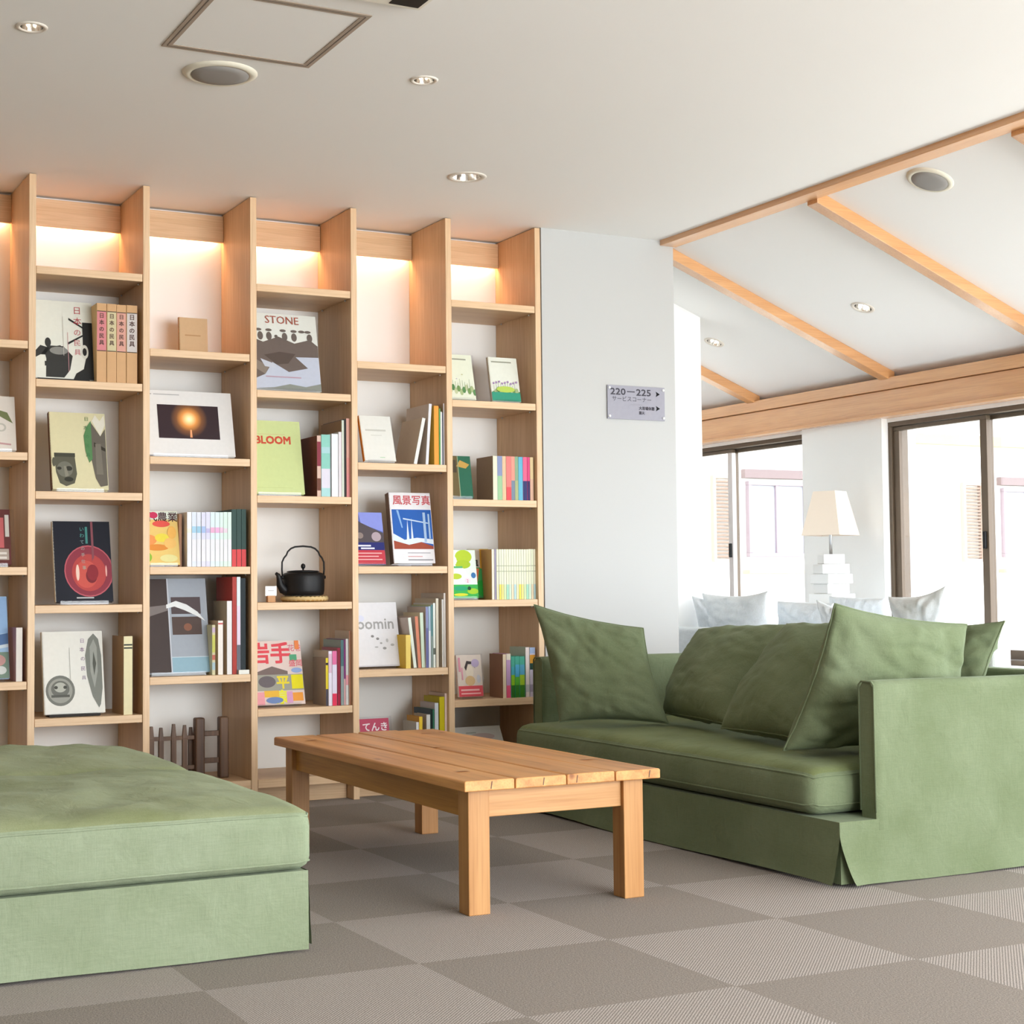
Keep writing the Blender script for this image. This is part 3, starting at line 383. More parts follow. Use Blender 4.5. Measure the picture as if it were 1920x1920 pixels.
 {'a': [0.04, 0.255], 'art': [('t', 'BLOOM', 0.235, 0.685, 0.15, 'c8503c', 1.6), ('r', 0.22, 0.81, 0.74, 0.815, 'd0b088'), ('r', 0.22, 0.08, 0.8, 0.084, 'b8c488')], 'bg': 'ccd89a', 'group': 'large picture books propped face-out in the bookcase', 'label': 'lime green book titled BLOOM in red letters', 'lean': 12, 'n': 'picture_book', 'p': [1.859, 0.045, 1.215], 's': [0.215, 0.015, 0.303], 'side': 'a8b47a', 'stand': 'acrylic'}, {'a': [0.03, 0.257], 'art': [('r', 0.0, 0.0, 0.18, 1, 'dfe6e0'), ('t', '岩手', 0.14, 0.68, 0.3, 'e0505a', 1.3), ('t', '花巻', 0.78, 0.84, 0.1, 'd87a8a', 0.6), ('r', 0.8, 0.68, 0.92, 0.78, '5aa880'), ('t', '盛岡', 0.78, 0.6, 0.1, 'e06a78', 0.6), ('p', [(0.2, 0.5), (0.5, 0.6), (0.75, 0.52), (0.75, 0.46), (0.2, 0.46)], '7c6c68'), ('e', 0.9, 0.53, 0.09, 0.04, '98b0e0'), ('r', 0.18, 0.22, 1, 0.47, 'a0a094'), ('e', 0.4, 0.36, 0.14, 0.09, '6c6468'), ('t', '平', 0.55, 0.27, 0.19, 'ecd83c', 1.5), ('r', 0.8, 0.24, 0.99, 0.46, 'ece020'), ('t', '泉', 0.52, 0.03, 0.2, 'ece83c', 1.5), ('r', 0.34, 0.12, 0.58, 0.22, 'eab840'), ('r', 0.18, 0.0, 0.34, 0.2, 'e8a0a8'), ('e', 0.5, 0.07, 0.14, 0.05, '7088b8'), ('r', 0.8, 0.05, 0.97, 0.18, 'f0a040'), ('r', 0.7, 0.02, 0.8, 0.2, 'd8a0c8'), ('r', 0.9, 0.86, 0.97, 1, 'ee8a50')], 'bg': 'e4d0c8', 'group': 'magazines propped face-out in the bookcase', 'label': 'busy red and yellow travel magazine propped on lower shelf', 'lean': 14, 'n': 'magazine', 'p': [1.859, 0.08, 0.381], 's': [0.227, 0.007, 0.258], 'side': 'd8d2c4', 'stand': 'acrylic'}, {'a': [0.0, 0.141], 'art': [('r', 0.15, 0.66, 0.8, 0.7, 'c8c8c0'), ('r', 0.3, 0.56, 0.65, 0.575, 'd0d0c8'), ('r', 0.5, 0.07, 0.66, 0.085, 'a8d0a8')], 'bg': 'e6e6e0', 'group': 'large picture books propped face-out in the bookcase', 'label': 'small white book with orange back cover', 'lean': 18, 'n': 'small_book', 'p': [2.332, 0.04, 1.356], 's': [0.141, 0.016, 0.2], 'side': 'e08a28', 'stand': 'card'}, {'a': [0.009, 0.151], 'art': [('r', 0, 0.0, 1, 0.27, 'c0404c'), ('r', 0, 0.27, 1, 0.42, '2c3070'), ('r', 0.1, 0.34, 0.6, 0.37, 'e0e0f0'), ('r', 0.3, 0.29, 0.7, 0.32, 'e0e0f0'), ('p', [(0, 0.42), (1, 0.42), (1, 0.6), (0.6, 0.72), (0.35, 0.8), (0, 0.95)], '544c50'), ('e', 0.78, 0.53, 0.14, 0.09, 'b0a0a8'), ('e', 0.3, 0.55, 0.1, 0.06, '8a7c78'), ('r', 0.1, 0.08, 0.9, 0.1, 'e8b0b0'), ('r', 0.1, 0.14, 0.8, 0.16, 'e8b0b0'), ('r', 0.1, 0.2, 0.9, 0.22, 'e8b0b0'), ('p', [(0.35, 0.8), (0.6, 0.72), (1, 0.62), (1, 1), (0.3, 1)], '8a94dc')], 'bg': '5c6aac', 'group': 'large picture books propped face-out in the bookcase', 'label': 'blue and red banded book left of the landscape photo magazine', 'lean': 12, 'n': 'small_book', 'p': [2.287, 0.05, 0.936], 's': [0.142, 0.012, 0.218], 'side': 'd8d2c4', 'stand': 'acrylic'}, {'a': [0.0, 0.189], 'art': [('r', 0.04, 0.2, 0.99, 0.76, '2c62b4'), ('p', [(0.04, 0.2), (0.99, 0.2), (0.99, 0.24), (0.7, 0.3), (0.4, 0.26), (0.04, 0.32)], 'a04c38'), ('p', [(0.04, 0.32), (0.4, 0.26), (0.7, 0.3), (0.99, 0.27), (0.99, 0.34), (0.6, 0.36), (0.3, 0.33), (0.04, 0.42)], 'dce8f4'), ('p', [(0.35, 0.3), (0.4, 0.62), (0.42, 0.3)], 'dce8f4'), ('p', [(0.46, 0.3), (0.5, 0.64), (0.52, 0.3)], 'dce8f4'), ('p', [(0.3, 0.62), (0.9, 0.56), (0.9, 0.575), (0.3, 0.64)], 'c8dcf0'), ('p', [(0.15, 0.75), (0.25, 0.5), (0.28, 0.5), (0.2, 0.75)], '8ab4e4'), ('t', '風景写真', 0.08, 0.84, 0.2, 'c84850', 0.5), ('r', 0.78, 0.3, 0.84, 0.72, 'a8c4e4'), ('r', 0.9, 0.35, 0.94, 0.7, 'a8c4e4'), ('r', 0.35, 0.14, 0.9, 0.15, '9a9aa0'), ('r', 0.35, 0.09, 0.7, 0.1, 'd09090'), ('r', 0.35, 0.04, 0.95, 0.055, '8a8a90')], 'bg': 'e9e7ea', 'group': 'magazines propped face-out in the bookcase', 'label': 'white magazine with blue sky and autumn hill photo', 'lean': 10, 'n': 'magazine', 'p': [2.464, 0.05, 0.936], 's': [0.189, 0.035, 0.299], 'side': '8a7468', 'stand': 'acrylic'},
 {'a': [0.057, 0.277], 'art': [('t', 'oomin', 0.33, 0.585, 0.205, 'a4a4a4', 0.6), ('e', 0.29, 0.64, 0.045, 0.08, 'e6dc8a'), ('e', 0.57, 0.47, 0.025, 0.02, '8a8a8a'), ('e', 0.65, 0.43, 0.025, 0.02, '8a8a8a'), ('e', 0.7, 0.36, 0.02, 0.015, 'a8a8a8'), ('e', 0.62, 0.3, 0.03, 0.01, 'b0b0b0'), ('e', 0.75, 0.28, 0.03, 0.02, '9c9c9c'), ('e', 0.88, 0.33, 0.03, 0.02, 'b4b4b4'), ('e', 0.8, 0.4, 0.02, 0.03, 'c0c0c0'), ('e', 0.4, 0.75, 0.06, 0.05, 'd8dcf0'), ('r', 0.28, 0.88, 0.35, 0.9, 'a0a0a0')], 'bg': 'e4e4e8', 'group': 'large picture books propped face-out in the bookcase', 'label': 'white book with grey oomin lettering and scattered dots', 'lean': 12, 'n': 'picture_book', 'p': [2.287, 0.075, 0.519], 's': [0.22, 0.012, 0.266], 'side': 'd8d2c4', 'stand': 'acrylic'}, {'a': [0.0, 0.13], 'art': [('r', 0, 0, 1, 0.72, '8ab4d4'), ('r', 0, 0.72, 1, 1, 'c0506a'), ('t', 'てんき', 0.08, 0.76, 0.26, 'f4e8ec', 0.8), ('p', [(0, 0), (1, 0), (1, 0.72), (0.7, 0.66), (0.4, 0.5), (0, 0.4)], 'd4e2ec')], 'bg': 'b84860', 'group': 'large picture books propped face-out in the bookcase', 'label': 'pink topped weather book behind clear acrylic, lowest shelf', 'lean': 10, 'n': 'small_book', 'p': [2.324, 0.06, 0.11], 's': [0.13, 0.01, 0.2], 'side': 'd8d2c4', 'stand': 'case'}, {'a': [0.002, 0.139], 'art': [('r', 0.1, 0.88, 0.8, 0.91, '9a9c8c'), ('e', 0.08, 0.16, 0.06, 0.07, '7a9a60'), ('e', 0.16999999999999998, 0.21000000000000002, 0.06, 0.07, 'a8b888'), ('e', 0.26, 0.26, 0.06, 0.07, '5c8a58'), ('e', 0.35000000000000003, 0.185, 0.06, 0.07, 'c0c8a0'), ('e', 0.44, 0.23500000000000001, 0.06, 0.07, '7a9a60'), ('e', 0.5299999999999999, 0.16, 0.06, 0.07, 'a8b888'), ('e', 0.62, 0.21000000000000002, 0.06, 0.07, '5c8a58'), ('e', 0.71, 0.26, 0.06, 0.07, 'c0c8a0'), ('e', 0.7999999999999999, 0.185, 0.06, 0.07, '7a9a60'), ('e', 0.8899999999999999, 0.23500000000000001, 0.06, 0.07, 'a8b888'), ('e', 0.9799999999999999, 0.16, 0.06, 0.07, '5c8a58'), ('r', 0.1, 0.2, 0.108, 0.36, '6a8a58'), ('r', 0.18, 0.2, 0.188, 0.44999999999999996, '6a8a58'), ('r', 0.26, 0.2, 0.268, 0.42, '6a8a58'), ('r', 0.33999999999999997, 0.2, 0.348, 0.39, '6a8a58'), ('r', 0.42000000000000004, 0.2, 0.428, 0.36, '6a8a58'), ('r', 0.5, 0.2, 0.508, 0.44999999999999996, '6a8a58'), ('r', 0.58, 0.2, 0.588, 0.42, '6a8a58'), ('r', 0.66, 0.2, 0.668, 0.39, '6a8a58'), ('r', 0.74, 0.2, 0.748, 0.36, '6a8a58'), ('r', 0.82, 0.2, 0.828, 0.44999999999999996, '6a8a58'), ('e', 0.6, 0.55, 0.03, 0.015, 'c8c8a0'), ('e', 0.4, 0.45, 0.02, 0.012, 'b8b0c8')], 'bg': 'e4e8d4', 'group': 'large picture books propped face-out in the bookcase', 'label': 'white gardening book with pale meadow drawing, left of two', 'lean': 14, 'n': 'small_book', 'p': [2.715, 0.05, 1.63], 's': [0.137, 0.012, 0.202], 'side': 'd8d2c4', 'stand': 'case'},
 {'a': [0.0, 0.139], 'art': [('r', 0.1, 0.88, 0.8, 0.91, '9a9c8c'), ('e', 0.08, 0.16, 0.06, 0.07, '7a9a60'), ('e', 0.16999999999999998, 0.21000000000000002, 0.06, 0.07, 'a8b888'), ('e', 0.26, 0.26, 0.06, 0.07, '5c8a58'), ('e', 0.35000000000000003, 0.185, 0.06, 0.07, 'c0c8a0'), ('e', 0.44, 0.23500000000000001, 0.06, 0.07, '7a9a60'), ('e', 0.5299999999999999, 0.16, 0.06, 0.07, 'a8b888'), ('e', 0.62, 0.21000000000000002, 0.06, 0.07, '5c8a58'), ('e', 0.71, 0.26, 0.06, 0.07, 'c0c8a0'), ('e', 0.7999999999999999, 0.185, 0.06, 0.07, '7a9a60'), ('e', 0.8899999999999999, 0.23500000000000001, 0.06, 0.07, 'a8b888'), ('e', 0.9799999999999999, 0.16, 0.06, 0.07, '5c8a58'), ('r', 0.1, 0.2, 0.108, 0.36, '6a8a58'), ('r', 0.18, 0.2, 0.188, 0.44999999999999996, '6a8a58'), ('r', 0.26, 0.2, 0.268, 0.42, '6a8a58'), ('r', 0.33999999999999997, 0.2, 0.348, 0.39, '6a8a58'), ('r', 0.42000000000000004, 0.2, 0.428, 0.36, '6a8a58'), ('r', 0.5, 0.2, 0.508, 0.44999999999999996, '6a8a58'), ('r', 0.58, 0.2, 0.588, 0.42, '6a8a58'), ('r', 0.66, 0.2, 0.668, 0.39, '6a8a58'), ('r', 0.74, 0.2, 0.748, 0.36, '6a8a58'), ('r', 0.82, 0.2, 0.828, 0.44999999999999996, '6a8a58'), ('r', 0, 0.0, 1, 0.2, '3f9a80'), ('e', 0.5, 0.27, 0.32, 0.07, 'b8d060'), ('e', 0.1, 0.4, 0.03, 0.025, 'a888b8'), ('e', 0.2, 0.42000000000000004, 0.03, 0.025, 'a888b8'), ('e', 0.30000000000000004, 0.44, 0.03, 0.025, 'a888b8'), ('e', 0.4, 0.4, 0.03, 0.025, 'a888b8'), ('e', 0.5, 0.42000000000000004, 0.03, 0.025, 'a888b8'), ('e', 0.6, 0.44, 0.03, 0.025, 'a888b8'), ('e', 0.7000000000000001, 0.4, 0.03, 0.025, 'a888b8'), ('e', 0.8, 0.42000000000000004, 0.03, 0.025, 'a888b8'), ('e', 0.9, 0.44, 0.03, 0.025, 'a888b8')], 'bg': 'e6e8dc', 'group': 'large picture books propped face-out in the bookcase', 'label': 'white gardening book with purple flowers and green foot', 'lean': 12, 'n': 'small_book', 'p': [2.929, 0.05, 1.63], 's': [0.139, 0.014, 0.198], 'side': 'd8d2c4', 'stand': 'case'}, {'a': [0.006, 0.125], 'art': [('r', 0, 0, 0.5, 1, '6a5c3c'), ('r', 0, 0.6, 0.45, 0.9, '4a4030'), ('p', [(0.45, 0.75), (0.8, 0.7), (0.95, 0.8), (0.6, 0.9)], 'c09a50'), ('r', 0.5, 0, 0.53, 1, '94a080')], 'bg': '2f6650', 'group': 'large picture books propped face-out in the bookcase', 'label': 'dark green book with brown half on its cover', 'lean': 10, 'n': 'small_book', 'p': [2.715, 0.05, 1.215], 's': [0.119, 0.012, 0.181], 'side': 'd8d2c4', 'stand': 'acrylic'}, {'a': [0.025, 0.164], 'art': [('r', 0, 0.0, 1, 0.28, '3cb050'), ('r', 0, 0.28, 1, 1, 'e4eee8'), ('e', 0.65, 0.86, 0.24, 0.14, 'b4cc34'), ('e', 0.62, 0.7, 0.22, 0.09, 'a8c430'), ('e', 0.35, 0.78, 0.1, 0.1, 'f0f4f0'), ('e', 0.55, 0.55, 0.14, 0.08, 'f4f0f4'), ('e', 0.9, 0.47, 0.07, 0.06, '3c78b0'), ('e', 0.4, 0.45, 0.16, 0.06, 'b8cc3c'), ('e', 0.72, 0.36, 0.09, 0.06, 'f4dce4'), ('t', '2', 0.69, 0.325, 0.1, 'c83c78', 0), ('e', 0.5, 0.2, 0.2, 0.05, '28a070'), ('e', 0.85, 0.14, 0.16, 0.06, 'a0cc30'), ('e', 0.5, 0.07, 0.2, 0.03, 'd4d838'), ('e', 0.75, 0.2, 0.05, 0.04, '184c30'), ('r', 0.35, 0.62, 0.6, 0.66, '5cb470')], 'bg': '6cb83c', 'group': 'magazines propped face-out in the bookcase', 'label': 'bright green and white flower magazine, propped', 'lean': 9, 'n': 'magazine', 'p': [2.715, 0.05, 0.795], 's': [0.139, 0.006, 0.205], 'side': 'd8d2c4', 'stand': 'acrylic'}, {'a': [0.0, 0.1], 'art': [('r', 0, 0.62, 1, 1, 'b0a090'), ('r', 0.55, 0.6, 1, 1, 'b8862c'), ('t', '虫', 0.15, 0.66, 0.28, '2c2824', 3), ('p', [(0, 0.3), (0.3, 0.6), (0.5, 0.6), (0.3, 0.1)], 'c86840'), ('e', 0.6, 0.2, 0.35, 0.16, '208c2c')], 'bg': '3c8c48', 'group': 'magazines propped face-out in the bookcase', 'label': 'brown topped green magazine tilted behind the flower magazine', 'lean': 6, 'n': 'magazine', 'p': [2.84, 0.1, 0.795], 's': [0.1, 0.006, 0.21], 'side': 'd8d2c4', 'stand': 'acrylic'},
 {'a': [0.0, 0.115], 'art': [('r', 0, 0, 1, 0.26, 'd8505a'), ('r', 0.1, 0.06, 0.9, 0.09, 'f0b8b8'), ('r', 0.1, 0.14, 0.85, 0.18, 'f0b8b8'), ('e', 0.5, 0.6, 0.16, 0.16, 'e8dcc8'), ('p', [(0.3, 0.7), (0.4, 0.86), (0.6, 0.84), (0.75, 0.66), (0.6, 0.78), (0.45, 0.78), (0.36, 0.62)], '3a3230'), ('e', 0.5, 0.38, 0.2, 0.12, 'd8b888'), ('e', 0.75, 0.8, 0.16, 0.1, 'b8a8c8'), ('e', 0.85, 0.42, 0.08, 0.1, 'c8c8d0'), ('r', 0.06, 0.6, 0.14, 0.94, 'd890a0'), ('r', 0.16, 0.4, 0.22, 0.7, 'dc9cac')], 'bg': 'ddd0c4', 'group': 'large picture books propped face-out in the bookcase', 'label': 'pink comic with red paper band in front of clear acrylic', 'lean': 9, 'n': 'paperback_book', 'p': [2.761, 0.055, 0.381], 's': [0.115, 0.016, 0.175], 'side': 'f0e8e8', 'stand': 'case'}, {'a': [0.0, 0.239], 'art': [('e', 0.6, 0.7, 0.25, 0.1, 'c4b0ac'), ('r', 0.3, 0.8, 0.5, 0.84, 'b0b0a8')], 'bg': 'd4d2cc', 'group': 'large picture books propped face-out in the bookcase', 'label': 'pale picture book lying back on the dark lowest shelf', 'lean': 30, 'n': 'picture_book', 'p': [2.739, 0.03, 0.11], 's': [0.239, 0.012, 0.158], 'side': 'd8d2c4', 'stand': None}]
